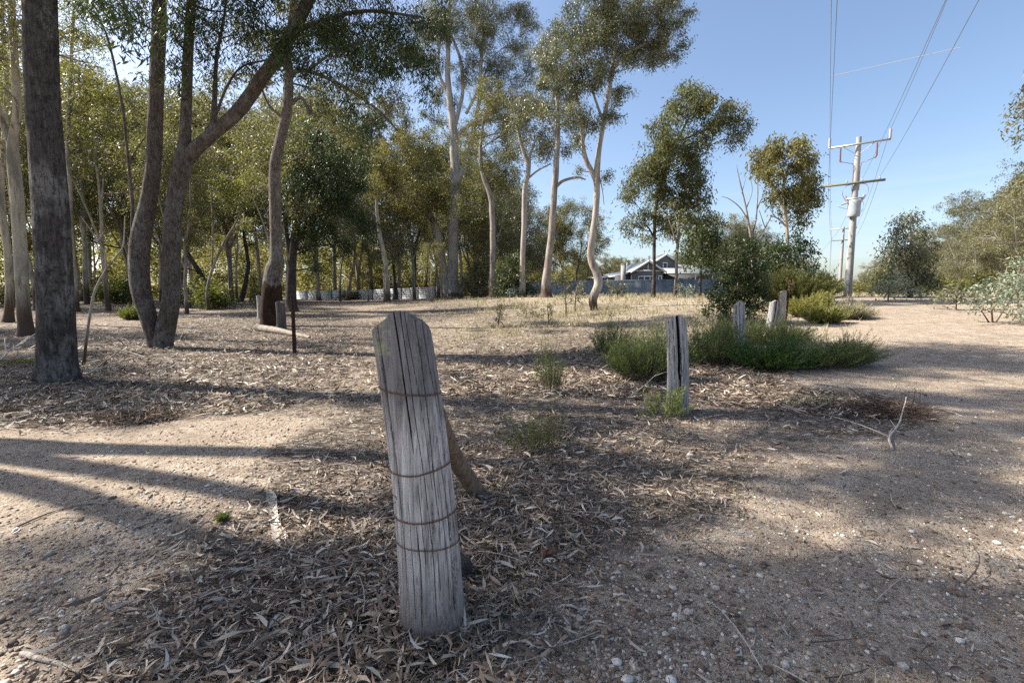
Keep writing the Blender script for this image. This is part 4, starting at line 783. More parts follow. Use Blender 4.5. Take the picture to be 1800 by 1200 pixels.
simple_post('dark split post leaning right behind the heath shrubs', 1350, 575, 1361, 529, 14, 113, Y=12.0, split=-80)
simple_post('pale bleached post beside the rusty steel picket', 1371, 560, 1376, 511, 13, 114, PALELOG, Y=14.5)
simple_post('blue-grey post beside the yellow-green bush, far end of the fence line', 1411, 525, 1413, 497, 9, 115, Y=23.)
rt_, b_, t_ = simple_post('grey strut-braced end post beyond the yellow-green bush', 1428, 524, 1429, 501, 7, 116, Y=24.)
m = MB(); m.tube([np.array(t_)+(.0, 0, -.25), np.array([t_[0]+.75, t_[1]-.5, gz(t_[0]+.75, t_[1]-.5)])], [.05, .06], 8); m.build('strut', WOOD2, rt_, loc=b_, smooth=True)

def picket(label, px, py, tx, ty, wpx, Y=None):
    b = gp(px, py) if Y is None else np.array([(px-900)/FPX*Y, Y, gz((px-900)/FPX*Y, Y)]); Y = b[1]; t_ = at(tx, ty, Y); s_ = max(.024, wpx*mpp(Y)*.5)
    root = thing('steel_picket', b, label, 'fence picket', 'rusty steel fence pickets'); m = MB()
    ax = t_-b; k = 14
    for an in (0.5, 2.6, 4.7):                                  # three flanges of a star-shaped section
        c, s2 = cos(an), sin(an); e = np.array([c, s2, 0])*s_; n_ = np.array([-s2, c, 0])*.0035
        for i in range(k):
            z0, z1 = i/k, (i+.82)/k if an > 4 else (i+1)/k
            v = [b-np.array((0, 0, .08))*(i == 0)+ax*z0+q for q in (n_, e+n_, e-n_, -n_)]+[b+ax*z1+q for q in (n_, e+n_, e-n_, -n_)]
            m.add(v, [(0, 3, 2, 1), (4, 5, 6, 7), (0, 1, 5, 4), (1, 2, 6, 5), (2, 3, 7, 6), (3, 0, 4, 7)])
    m.build('star_post', RUSTPOST, root, loc=b); w_ = MB(); w_.tube(crs([t_+(.02, -.01, -.06), t_+(-.03, -.02, -.03), t_+(-.09, -.02, -.10), t_+(-.14, -.0, -.2)], 5), .0025, 5); w_.build('wire_tie', RUST, root, loc=b)
picket('rusty steel star picket standing in leaf litter right of the log', 517, 620, 513, 516, 8)
picket('rusty steel picket among the far timber posts beside the yellow-green bush', 1382, 552, 1389, 492, 4, 15.)

# ---------------------------------------------------------------- logs, stump, stones, sticks
def log(label, P, Rr, mat, seed, name='log', sides=18, cat='log', bump=.12):
    P = crs(P, 6); Rr = np.interp(np.linspace(0, 1, len(P)), np.linspace(0, 1, len(Rr)), Rr); m = MB(); m.tube(P, Rr, sides, bump=bump, seed=seed); b = P[0]
    m.A = [np.zeros_like(a) for a in m.A]
    return tag(m.build(name, mat, smooth=True, loc=b), label, cat)
g0 = gp(838, 866); log('brown bare log leaning up behind the large wired post', [g0+(.03, .0, -.02), at(822, 838, g0[1]-.08), at(798, 800, g0[1]-.25), at(778, 752, g0[1]-.5), at(755, 690, g0[1]-.8)], [.056, .056, .054, .05, .04], LOGWOOD, 131)
g0 = gp(452, 582); g1 = gp(545, 594); log('bleached fallen log lying in front of the burnt tree', [g0+(0, 0, .11), g0*.55+g1*.45+(0, 0, .08), g1+(0, 0, .0)], [.125, .12, .06], m_wood('dull_log_wood', (.30, .26, .215), brown=.3, sc=.6), 132, bump=.16)
sb = gp(494, 580); root, b_, t_ = simple_post('dark cracked broken stump standing between burnt trunk and fallen log', 495, 578, 492, 530, 16, 133, m_wood('dark_stump_wood', (.14, .12, .11), sc=.6), name='tree_stump'); root['category'] = 'stump'; root['group'] = ''; del root['group']
sb = gp(458, 560); root, b_, t_ = simple_post('small broken grey stump left of the burnt tree', 458, 560, 456, 520, 10, 134, WOOD2, name='tree_stump'); root['category'] = 'stump'; del root['group']
def rock(label, p, s, seed, col, name='stone', sc=(1, .8, .7), rot=0.):
    import mathutils
    bm_v = IV.copy(); f = IF.copy()
    for _ in range(3):
        e = {}; nv = list(bm_v); nf = []
        for a, b, c in f:
            q = []
            for i, j in ((a, b), (b, c), (c, a)):
                k = (min(i, j), max(i, j))
                if k not in e: mm = (nv[i]+nv[j])/2; nv.append(mm/np.linalg.norm(mm)); e[k] = len(nv)-1
                q.append(e[k])
            nf += [(a, q[0], q[2]), (b, q[1], q[0]), (c, q[2], q[1]), (q[0], q[1], q[2])]
        bm_v = np.array(nv); f = np.array(nf)
    d = 1+.22*sn(bm_v[:, 0]*2.4, bm_v[:, 1]*2.4, bm_v[:, 2]*2.4, seed)+.06*sn(bm_v[:, 0]*9, bm_v[:, 1]*9, bm_v[:, 2]*9, seed+1)
    v = bm_v*d[:, None]*np.array(sc)*s; v = np.clip(v, -s*.92*np.array(sc), s*.88*np.array(sc)); c, q = cos(rot), sin(rot); v = np.c_[v[:, 0]*c-v[:, 1]*q, v[:, 0]*q+v[:, 1]*c, v[:, 2]]
    m = MB(); m.add(v+np.array(p)+(0, 0, s*sc[2]*.45), f)
    t = NT('stone_'+str(seed)); n1 = t.noise(t.coord(), 30, 6, .7); n2 = t.noise(t.coord(), 110, 4, .7)
    cc = t.ramp(n1, [(.3, tuple(x*.5 for x in col)), (.6, col), (.75, tuple(min(1, x*1.6) for x in col))]); cc = t.mix(t.ramp(n2, [(.64, (0,)), (.70, (.7,))]), cc, (.5, .45, .38))
    return tag(m.build(name, t.surf(t.pbr(cc, .9, t.bump(t.math('ADD', n1, n2), .8, .008), .2)), smooth=True, loc=p), label, 'stone')
rock('rounded brown pebbly stone at the foot of the large wired post, lower left', gp(683, 1160), .052, 141, (.20, .13, .085), sc=(1, .9, .62))
rock('dark grey stone half hidden behind the right foot of the large post', gp(812, 1012), .075, 142, (.06, .052, .048), sc=(.8, .9, 1.0))
rock('brown crusted stone in leaf litter right of the large post', gp(965, 975), .042, 143, (.16, .085, .055), sc=(1.2, .8, .6))
rock('small pale stone beside the brown crusted stone', gp(986, 981), .014, 144, (.62, .58, .52))
rock('white quartz lump on the track, upper left of the pair', gp(1213, 802), .03, 145, (.60, .55, .48))
rock('flat grey stone on the track right of the white quartz lump', gp(1424, 842), .026, 146, (.38, .33, .28))
rock('small round stone just left of the white quartz lump', gp(1182, 816), .018, 147, (.34, .29, .23))
rock('pale stone on gravel at the left, below the shadow stripe', gp(112, 1106), .022, 148, (.6, .55, .48))
rock('small tan stone in the left gravel beside the shadow stripe', gp(383, 815), .02, 149, (.45, .36, .26))
rock('pinkish stone at bottom centre of the track', gp(1112, 1078), .015, 150, (.34, .17, .12), sc=(1.2, .8, .5))
for k, (px, py, s_, lab) in enumerate([(1402, 1052, .012, 'small white stone, highest of the three white stones at lower right'), (1592, 1078, .013, 'small white stone, rightmost of the three white stones at lower right'), (1588, 1172, .017, 'pale stone near the lower right corner'), (1075, 1172, .01, 'white chip near the bottom centre edge'), (1305, 1040, .014, 'pale stone in the gravel above the pinkish stone'), (1320, 1108, .014, 'elongated pale stone right of the pinkish stone'), (1780, 910, .016, 'pale stone at the right edge of the track'), (835, 1018, .009, 'tiny white stone right of the dark grey stone')]):
    rock(lab, gp(px, py), s_, 160+k, (.6, .56, .49), sc=(1.1, .8, .65))
# mossy hollow
def moss():
    c = gp(645, 1098); r = rng(9); n = 5000; a = r.uniform(0, 6.28, n); q = np.sqrt(r.uniform(0, 1, n)); x = c[0]+.13*q*np.cos(a)*(1+.25*np.sin(3*a)); y = c[1]+.085*q*np.sin(a)
    m = MB(); z = ground(x, y)+.025*(1-q*q); leaf_cards(m, np.stack([x, y, z+.006], -1), .007, .004, r, -.3)
    gr = MB(); th = np.linspace(0, 6.28, 40, endpoint=False); V = [np.array([[c[0], c[1], gz(c[0], c[1])+.026]])]
    for qq in (.4, .75, 1.0): xx = c[0]+.13*qq*np.cos(th)*(1+.25*np.sin(3*th)); yy = c[1]+.085*qq*np.sin(th); V.append(np.stack([xx, yy, ground(xx, yy)+.026*(1-qq*qq)-.003*(qq == 1)], -1))
    F = [(0, 1+j, 1+(j+1) % 40) for j in range(40)]; m.add(np.vstack(V), F, .1); m.F.append(np.array([(1+40*i+j, 1+40*(i+1)+j, 1+40*(i+1)+(j+1) % 40, 1+40*i+(j+1) % 40) for i in (0, 1) for j in range(40)])+m.n-121); m.M.append(np.zeros(80, int))
    o = m.build('moss', m_leaf('moss_green', [(.03, .035, .012), (.06, .06, .02), (.10, .085, .03)], .8, .1, .1)); tag(o, 'dark green moss patch left of the foot of the large post', 'moss', kind='stuff')
moss()
def stick(label, pts, rr, seed, mat=STICK, forks=0, name='stick', lift=.008, zs=None, cat='stick'):
    r = rng(seed); P = np.array([gp(*q[:2]) for q in pts]); P[:, 2] += lift
    if zs is not None: P[:, 2] += np.array(zs)
    b = P[0].copy(); Q = crs(P, 6); L = np.linalg.norm(np.diff(Q, axis=0), axis=1).sum(); Q += .012*L*np.stack([sn(np.arange(len(Q))*.8, seed, 0, k) for k in (81, 82, 83)], -1)*np.array([1, 1, .4])
    m = MB(); m.tube(Q, np.linspace(rr, rr*.35, len(Q)), 7, bump=.15, seed=seed)
    for _ in range(forks):
        i = r.integers(len(Q)//4, len(Q)-2); d = Q[i+1]-Q[i]; d /= np.linalg.norm(d); e = Q[i]+(d+r.normal(0, .6, 3)*np.array([1, 1, .35]))*L*r.uniform(.12, .3); e[2] = max(e[2], gz(e[0], e[1])+.01); m.tube(bez(Q[i], e, r, .05, 6), np.linspace(rr*.6, rr*.2, 6), 5, bump=.1, seed=seed)
    return tag(m.build(name, mat, smooth=True, loc=b), label, cat)
stick('thin dark stick lying on gravel at the left', [(28, 928), (90, 902), (150, 888), (182, 887)], .006, 1)
stick('thin dark stick on gravel pointing towards the strip of pale bark', [(235, 932), (280, 915), (340, 900)], .005, 2)
stick('dark stick crossing the litter toward the mossy patch', [(560, 1085), (610, 1078), (660, 1062), (700, 1068)], .007, 3, forks=1)
stick('pale stripped stick at the lower left corner', [(38, 1150), (80, 1160), (130, 1180), (160, 1198)], .011, 4, PALELOG, 1)
stick('thick short stick piece in the lower left litter', [(262, 1128), (280, 1138), (296, 1146)], .010, 5, PALELOG)
stick('dark stick left of the lower left litter edge', [(184, 1062), (200, 1075), (228, 1084)], .008, 6)
stick('long dark branch lying at the bottom edge centre', [(890, 1198), (920, 1170), (962, 1135)], .009, 7)
stick('reddish thin branch arching over litter right of the post top', [(770, 655), (800, 658), (850, 650), (890, 640), (935, 628)], .012, 8, m_simple('reddish_stick', (.15, .07, .045), .8, 0, 20, .3), 3, zs=[.02, .06, .04, .12, .05])
stick('grey dead branch leaning from the litter beside the split post', [(1105, 700), (1150, 680), (1175, 665)], .008, 9, STICKP, 2, zs=[0, .15, .28])
stick('pale dry branch sprawled left of the split post foot', [(1080, 690), (1120, 668), (1160, 655)], .006, 10, STICKP, 1, zs=[0, .1, .14])
stick('pale forked dead branch poking toward the viewer from the brush pile', [(1568, 792), (1566, 770), (1580, 748), (1590, 722)], .012, 11, STICKP, 3, zs=[.01, .03, .08, .16])
stick('thin pale branch beside the twin-stemmed gum', [(310, 602), (330, 585), (352, 575)], .014, 12, STICKP, 2, zs=[0, .1, .2])
stick('long dark fallen branch between the big trunk and the twin-stemmed gum', [(170, 650), (205, 630), (240, 610)], .018, 13, STICK, 5, zs=[.05, .1, .2])
stick('grey fallen branch with twigs right of the big grey trunk', [(150, 660), (190, 652), (240, 640), (280, 632)], .015, 14, STICKP, 6, zs=[.02, .08, .12, .05])
stick('pale fallen branch in front of the short curved trunk', [(350, 560), (372, 553), (395, 560)], .02, 15, STICKP, 1)
stick('thin stick left of the fallen log', [(300, 566), (330, 562), (352, 560)], .02, 16, STICKP)
stick('dead branches heaped left of the big grey trunk', [(0, 640), (30, 620), (60, 600)], .018, 17, STICKP, 6, zs=[.05, .15, .2])
stick('dark stick in the litter below the fallen log', [(560, 700), (600, 712), (655, 720)], .008, 18)
stick('fine dark twig on the track right of the large post', [(1010, 905), (1060, 915), (1115, 932)], .004, 19)
stick('slim grey stick in litter beside the leaning log', [(905, 905), (950, 870), (1000, 842)], .006, 20)
def bark_strip():
    P = np.array([gp(*q) for q in ((474, 866), (480, 890), (483, 920), (492, 945), (490, 962))]); Q = crs(P, 6); n = len(Q); m = MB(); wd = np.interp(np.linspace(0, 1, n), [0, .1, .3, .6, .8, 1], [.012, .035, .022, .03, .045, .012]); V = []
    for i in range(n):
        for k, u in enumerate((-1, -.5, 0, .5, 1)): V.append(Q[i]+np.array([u*wd[i], .1*u*wd[i], .006+.014*u*u+.004*sin(i*1.3)]))
    V = np.array(V); F = [(i*5+k, i*5+k+1, i*5+k+6, i*5+k+5) for i in range(n-1) for k in range(4)]
    V2 = V-np.array([0, 0, .003]); F2 = [(a+len(V), d+len(V), c+len(V), b+len(V)) for a, b, c, d in F]
    m.add(np.vstack([V, V2]), F+F2); tag(m.build('bark_strip', m_simple('pale_bark', (.55, .49, .42), .8, 0, 40, .35), smooth=True, loc=Q[0]), 'pale curled strip of shed bark lying on the gravel left of the post', 'bark')
bark_strip()
def brush_pile(label, c, rx, ry, h, n, seed, mat, lm=None, rr=.004):
    r = rng(seed); m = MB()
    for _ in range(n):
        a = r.uniform(0, 6.28); q = r.uniform(0, 1)**.5; x, y = c[0]+rx*q*cos(a), c[1]+ry*q*sin(a); z = gz(x, y)+h*(1-q*q)*r.uniform(0, 1)+.01; d = r.normal(0, 1, 3); d[2] *= .25; d /= np.linalg.norm(d); L = r.uniform(.12, .4)
        e = np.array([x, y, z])+d*L; e[2] = max(e[2], gz(e[0], e[1])+.005); m.tube(bez((x, y, z), e, r, .2, 5), np.linspace(rr*r.uniform(.5, 1.5), rr*.4, 5), 4, cap=False)
    root = thing('brush_pile', (c[0], c[1], gz(c[0], c[1])), label, 'brush pile'); m.build('twigs', mat, root, loc=root.location)
    if lm is not None:
        l = MB(); n2 = n*6; a = r.uniform(0, 6.28, n2); q = r.uniform(0, 1, n2)**.5; x = c[0]+rx*q*np.cos(a); y = c[1]+ry*q*np.sin(a); leaf_cards(l, np.stack([x, y, ground(x, y)+h*(1-q*q)*r.uniform(0, 1, n2)+.02], -1), .07, .02, r, .2); l.build('dead_leaves', lm, root, loc=root.location)
TWIGM = m_simple('dark_twigs', (.085, .060, .048), .9, 0, 20, .4)
brush_pile('low dark pile of dead twigs on the edge of the track', gp(1560, 728), .36, .20, .16, 420, 1, TWIGM)
brush_pile('heap of dry twigs and old leaves left of the mid-ground litter', gp(240, 735), .45, .25, .07, 300, 2, m_simple('brown_twigs', (.20, .14, .10), .9, 0, 20, .4), LITTER_MAT)
brush_pile('patch of dead leafy twigs right of the split post', gp(1440, 712), .55, .22, .06, 160, 3, TWIGM, m_leaf('dull_dead_leaf', [(.08, .075, .06), (.14, .15, .12), (.2, .19, .15)], .6, .1))
brush_pile('tangle of brown sticks at the left edge beside the big grey trunk', gp(18, 660), .7, .5, .25, 200, 4, m_simple('grey_twigs', (.24, .19, .16), .9, 0, 20, .4))

# ---------------------------------------------------------------- shrubs, saplings, grass
def heath(label, c, rx, ry, h, n, seed, mat, cat='shrub', name='shrub', L=.055, W=.0065, up=.75, group=None, stemmat=None, spread=1.12, per=34):
    """fine-leaved shrub: many wiry upward stems, each clothed in small needles"""
    r = rng(seed); c = np.array([c[0], c[1], gz(c[0], c[1])]); root = thing(name, c, label, cat, group); st = MB(); lf = MB(); P0 = []; D0 = []; VV = []
    for k in range(n):
        a = r.uniform(0, 6.28); q = r.uniform(0, 1)**.55; bx, by = c[0]+rx*q*.55*cos(a), c[1]+ry*q*.55*sin(a); b = np.array([bx, by, gz(bx, by)])
        hh = h*(1-.30*q*q)*r.uniform(.45, 1.15)*(.85+.45*sn(bx*5, by*5, 0, seed)+.25*sn(bx*13, by*13, 0, seed+1))*(1.35 if k % 8 == 0 else 1); wk = 1.3 if k % 5 == 0 else 1.0; tip = np.array([c[0]+rx*q*spread*wk*cos(a)*r.uniform(.85, 1.15), c[1]+ry*q*spread*wk*sin(a)*r.uniform(.85, 1.15), b[2]+hh])
        t = np.linspace(0, 1, 6)[:, None]; m_ = b*.45+tip*.55; m_[2] += hh*.1*r.normal(); Q = b*(1-t)**2+2*m_*t*(1-t)+tip*t*t
        if k % 3 == 0: st.tube(Q, np.linspace(max(.0028, c[1]*.0004), .0012, 6), 3, cap=False)
        u = r.uniform(.22, 1.02, per); idx = u*5; i0 = np.clip(idx.astype(int), 0, 4); f = (idx-i0)[:, None]; p = Q[i0]*(1-f)+Q[np.minimum(i0+1, 5)]*f; d = tip-b; d = d/np.linalg.norm(d)
        sp = r.normal(0, 1, (per, 3))*(.004+.006*(h/.6)); tg = Q[np.minimum(i0+1, 5)]-Q[i0]; tg /= np.linalg.norm(tg, axis=1)[:, None]; P0.append(p+sp); D0.append(tg*up+r.normal(0, .36, (per, 3))); VV.append(np.clip(r.normal(.12+.5*u+r.normal(0, .12), .12), 0, 1))
    P = np.vstack(P0); D = np.vstack(D0); D /= np.linalg.norm(D, axis=1)[:, None]; m = len(P); s = np.cross(D, r.normal(0, 1, (m, 3))); s /= np.linalg.norm(s, axis=1)[:, None]; l = (L*r.uniform(.6, 1.3, m))[:, None]; w_ = W*r.uniform(.7, 1.3, m)[:, None]
    lf.add(np.stack([P-s*w_*.5, P+s*w_*.5, P+D*l], 1).reshape(-1, 3), np.arange(m)[:, None]*3+np.array([0, 1, 2]), np.repeat(np.concatenate(VV), 3))
    st.build('stems', stemmat or STICK, root, loc=c); lf.build('foliage', mat, root, loc=c); return root
HG = 'low green heath shrubs along the fence line'
heath('large feathery green heath shrub immediately left of the split post', gp(1135, 668), .62, .42, .74, 700, 1, LEAF_HEATH, group=HG)
heath('sparse dark wiry shrub behind the left heath shrub', gp(1075, 625), .45, .35, .66, 260, 2, LEAF_HEATH, group=HG)
heath('tall green heath shrub just right of the split post', gp(1255, 640), .62, .45, .66, 620, 3, LEAF_HEATH, group=HG)
heath('bright green low heath shrub in the middle of the clump', gp(1355, 648), .66, .45, .52, 760, 4, m_leaf('bright_heath', [(.04, .055, .02), (.06, .11, .025), (.12, .175, .045)], .5, .35), group=HG)
heath('dark green spreading heath shrub at the right end of the clump', gp(1445, 645), .85, .45, .46, 760, 5, LEAF_HEATH, group=HG, spread=1.15)
heath('small outlying sprig of heath pointing right over the track', gp(1490, 642), .42, .22, .42, 320, 6, LEAF_HEATH, group=HG, spread=1.3)
heath('heath shrub behind, around the flat-topped post', gp(1290, 603), .75, .45, .60, 600, 7, LEAF_HEATH, group=HG)
heath('heath shrub behind, below the leaning split post', gp(1375, 606), .75, .45, .50, 500, 8, LEAF_HEATH, group=HG)
heath('isolated small dark twiggy shrub left of the heath clump', gp(965, 690), .22, .2, .62, 120, 9, LEAF_HEATH, L=.03, W=.007)
heath('low pale green seedling tuft in litter right of the large post', gp(945, 792), .30, .22, .34, 90, 10, LEAF_LIME, name='seedling_tuft', cat='plant', L=.022, W=.006)
heath('bright yellow-green sprig growing at the foot of the split post', gp(1168, 735), .26, .12, .42, 46, 11, m_leaf('fresh_sprig', [(.12, .15, .04), (.20, .24, .07), (.34, .38, .13)], .5, .4), name='seedling_tuft', cat='plant', L=.035, W=.008, spread=1.2)
heath('tiny grass-like tuft at the left gravel edge beside the pale bark strip', gp(392, 915), .04, .04, .05, 26, 12, LEAF_HEATH, name='grass_tuft', cat='plant', L=.02, W=.004)
heath('dry pale stalks standing in litter right of the brown crusted stone', gp(925, 1090), .08, .06, .28, 9, 13, STRAW, name='grass_tuft', cat='plant', L=.03, W=.003, per=8)
YB = 'yellow-green bushes by the far fence posts'
heath('tall yellow-green bush behind the far fence posts', gp(1400, 534), 1.4, 1.0, 1.2, 1700, 14, LEAF_YELL, group=YB, L=.12, W=.03)
heath('lower yellow-green bush right of the rusty picket', gp(1420, 556), .7, .5, .7, 900, 15, LEAF_YELL, group=YB, L=.09, W=.02)
heath('round yellow-green bush at the track edge, nearest of the yellow ones', gp(1450, 568), .5, .35, .5, 800, 16, LEAF_YELL, group=YB, L=.08, W=.018)
heath('straw-tipped pale bush at the track edge below the power poles', gp(1495, 560), .6, .45, .42, 500, 17, STRAW, group=YB, L=.10, W=.012)
heath('bright yellow-green bush on the left behind the twin-stemmed gum', gp(235, 562), .5, .4, .5, 500, 18, LEAF_YELL, L=.09, W=.02)
heath('short bright green weeds at the left edge beyond the big grey trunk', gp(30, 642), .45, .3, .10, 500, 19, LEAF_LIME, name='weed_patch', cat='weeds', L=.05, W=.01)
def leafy(label, px, py, rows, cl, leafm, seed, L, W, dens, bark=None, name='sapling', cat='sapling', more=(), fl=(1, 1, .9), droop=.4, ds=.35, group=None):
    return hero_tree(name, label, cat, gp(px, py), [rows]+list(more), cl, bark or BARK_GREY, leafm, L, W, dens, seed, 6, fl, droop, ds, group, 1.1)
leafy('dark leafy sapling spreading over the flat-topped post', 1290, 570, [(1285, 586, 5), (1290, 560, 4), (1296, 520, 4), (1300, 470, 3), (1302, 440, 2)],
    [(1300, 440, 26), (1280, 465, 26), (1320, 465, 26), (1300, 490, 30), (1335, 490, 22), (1270, 500, 22), (1320, 515, 26), (1285, 520, 22), (1345, 510, 14), (1340, 535, 16), (1318, 550, 16), (1262, 540, 16), (1250, 520, 14), (1275, 555, 14), (1330, 565, 10), (1240, 548, 10)], LEAF_DARK, 41, .10, .045, 1.25, more=[[(1290, 560, 3), (1270, 530, 2), (1255, 510, 1)], [(1292, 550, 3), (1325, 530, 2), (1340, 510, 1)]])
leafy('olive-grey bushy shrub left of the grey gum with orange base', 842, 521, [(842, 522, 6), (845, 500, 5), (850, 480, 3)], [(845, 470, 22), (830, 485, 22), (858, 480, 20), (840, 500, 26), (862, 502, 20), (822, 506, 16), (850, 460, 14), (875, 510, 12)], LEAF_GREY, 42, .24, .085, .8, name='bush', cat='bush', ds=1)
leafy('dense dark green bush right of the grey gum with orange base', 898, 521, [(898, 522, 6), (900, 500, 5), (900, 480, 3)], [(900, 465, 20), (885, 480, 20), (915, 482, 20), (895, 500, 24), (918, 502, 20), (880, 506, 16), (930, 508, 12), (905, 452, 14)], LEAF_DARK, 43, .24, .085, .95, name='bush', cat='bush', ds=1)
leafy('pale-leaved low shrub before the dark bush', 905, 523, [(905, 524, 3), (906, 515, 2)], [(905, 512, 9), (915, 515, 8), (897, 516, 7)], LEAF_BLUE, 44, .2, .08, .8, name='bush', cat='bush', ds=.4)
SG = 'scrawny saplings in the dry grass of the clearing'
leafy('tall scrawny pale-leaved sapling left of the crooked gum', 993, 556, [(995, 557, 3), (994, 520, 2.2), (990, 480, 2)], [(985, 475, 10), (978, 487, 9), (990, 495, 10), (1000, 505, 8), (995, 520, 8), (1005, 528, 6), (985, 465, 6)], LEAF_GREY, 45, .08, .04, .55, group=SG)
leafy('airy sapling between the tall scrawny sapling and the crooked gum', 1012, 548, [(1010, 549, 2.5), (1012, 520, 2), (1015, 500, 1.5)], [(1015, 500, 9), (1022, 512, 8), (1010, 515, 8), (1018, 528, 7), (1025, 498, 6)], LEAF_GREY, 46, .08, .04, .5, group=SG)
leafy('small leafy seedling clump left in the dry grass', 876, 574, [(876, 576, 2.5), (878, 555, 2), (882, 538, 1.2)], [(882, 540, 8), (873, 550, 8), (886, 552, 7), (868, 563, 6), (880, 565, 6), (862, 572, 5)], LEAF_OLIVE, 47, .07, .034, .5, group=SG)
leafy('thin seedling in the centre of the dry grass', 965, 570, [(965, 572, 2), (964, 552, 1.6), (962, 538, 1)], [(962, 540, 8), (970, 550, 7), (955, 552, 7), (966, 562, 5)], LEAF_OLIVE, 48, .07, .034, .45, group=SG)
leafy('low spreading seedling left of centre in the dry grass', 925, 560, [(925, 561, 2), (926, 548, 1.2)], [(925, 545, 8), (938, 548, 7), (915, 552, 6), (945, 556, 5)], LEAF_OLIVE, 49, .07, .034, .4, group=SG)
leafy('small leafy bush before the corrugated fence right of the crooked gum', 1085, 523, [(1085, 524, 3), (1086, 510, 2)], [(1080, 505, 10), (1095, 503, 10), (1072, 498, 8), (1088, 515, 9), (1075, 512, 8)], LEAF_GREY, 50, .16, .07, .6, name='bush', cat='bush', group=SG)
leafy('grey-leaved bush at the foot of the slim gums before the corrugated fence', 1205, 523, [(1205, 524, 3), (1204, 510, 2)], [(1200, 505, 10), (1210, 510, 10), (1195, 514, 8), (1215, 517, 7)], LEAF_BLUE, 51, .16, .07, .7, name='bush', cat='bush', group=SG)
BG = 'blue-grey sapling thickets right of the track'
leafy('large silvery blue-grey gum thicket at the right edge of the track', 1745, 566, [(1745, 567, 4), (1742, 530, 3), (1740, 500, 2)],
    [(1790, 475, 22), (1760, 490, 20), (1800, 505, 26), (1735, 505, 18), (1770, 515, 24), (1710, 512, 14), (1740, 530, 20), (1795, 535, 24), (1765, 542, 18), (1815, 470, 26), (1825, 520, 26), (1700, 525, 12), (1720, 535, 12), (1830, 545, 18)], LEAF_BLUE, 52, .11, .045, .62, name='bush', cat='bush', group=BG, ds=.9, more=[[(1750, 560, 3), (1780, 520, 2), (1795, 480, 1.5)], [(1742, 560, 3), (1715, 530, 2)]])
leafy('lower green-grey thicket left of the large silvery one', 1680, 545, [(1680, 546, 3), (1682, 520, 2)], [(1680, 505, 16), (1665, 515, 14), (1700, 515, 14), (1650, 520, 12), (1685, 528, 14), (1640, 518, 9), (1720, 528, 10)], LEAF_GREY, 53, .13, .05, .6, name='bush', cat='bush', group=BG, ds=.8)
leafy('silvery sapling cluster between power pole and green-grey thicket', 1560, 530, [(1560, 531, 3), (1562, 505, 2)], [(1560, 490, 13), (1545, 500, 12), (1575, 498, 14), (1590, 505, 12), (1535, 508, 9), (1608, 510, 10), (1560, 510, 12), (1625, 515, 8)], LEAF_BLUE, 54, .16, .065, .7, name='bush', cat='bush', group=BG, ds=.8)
leafy('dull green bushes at the far right edge of the track behind silver ones', 1790, 540, [(1790, 541, 4), (1790, 510, 3)], [(1800, 490, 20), (1780, 500, 18), (1830, 490, 24), (1760, 512, 14)], LEAF_GREY, 55, .15, .06, .6, name='bush', cat='bush', group=BG, ds=1.2)
leafy('bright green bush between the hard-leaning tree and burnt tree', 440, 528, [(440, 529, 4), (441, 510, 3)], [(440, 500, 14), (450, 510, 12), (432, 512, 12), (445, 488, 9)], LEAF_LIME, 56, .2, .07, .8, name='bush', cat='bush', ds=.8)
def understorey():
    r = rng(66); k0 = None; zs = [(-60, 60, 2), (150, 240, 3), (330, 470, 4), (540, 960, 8), (1440, 1470, 2), (1500, 1560, 3), (1300, 1440, 5), (1640, 1800, 4)]
    names = ['leftmost', 'second', 'third', 'fourth', 'fifth', 'sixth', 'seventh', 'eighth', 'ninth', 'tenth', 'eleventh', 'twelfth']; wh = ['at the left edge of the wood', 'between the big trunk and twin-stemmed gum', 'left of the burnt tree', 'in the wood behind the panel fence', 'beside the far power poles', 'right of the near power pole', 'under the umbrella-crowned gum', 'under the trees right of the track']
    protos = []
    for q in range(2):
        l = MB(); 
        for _ in range(9): clump_leaves(l, np.array([r.normal(0, .6), r.normal(0, .6), r.uniform(.4, 1.4)]), r.uniform(.4, .7), r, .26, .09, .8, (1, 1, .85), .4)
        s_ = MB(); 
        for _ in range(9): s_.tube(bez((0, 0, -.1), (r.normal(0, .5), r.normal(0, .5), r.uniform(.7, 1.5)), r), np.linspace(.03, .01, 7), 4, cap=False)
        protos.append((l, s_))
    dn = {}
    for (lo, hi, n), w_ in zip(zs, wh):
        pxs = sorted(r.uniform(lo, hi, n))
        for i, px in enumerate(pxs):
            Y = r.uniform(30, 48) if px < 500 else (r.uniform(76, 86) if px < 1000 else r.uniform(38, 60)); x = (px-900)/FPX*Y; k = int(r.integers(0, 2)); lm = [LEAF_OLIVE, LEAF_LIME][k]
            root = thing('bush', (x, Y, gz(x, Y)), '%s low %s understorey bush %s' % (names[i], ['olive', 'bright green'][k], w_), 'bush', 'understorey bushes in the woodland'); root.scale = (r.uniform(.8, 1.6),)*2+(r.uniform(.7, 1.5),); root.rotation_euler = (0, 0, r.uniform(0, 6.28))
            if k not in dn: dn[k] = (protos[k][1].build('stems', STICK, root), protos[k][0].build('foliage', lm, root))
            else:
                for s_ in dn[k]: o = s_.copy(); COL.objects.link(o); o.parent = root
understorey()
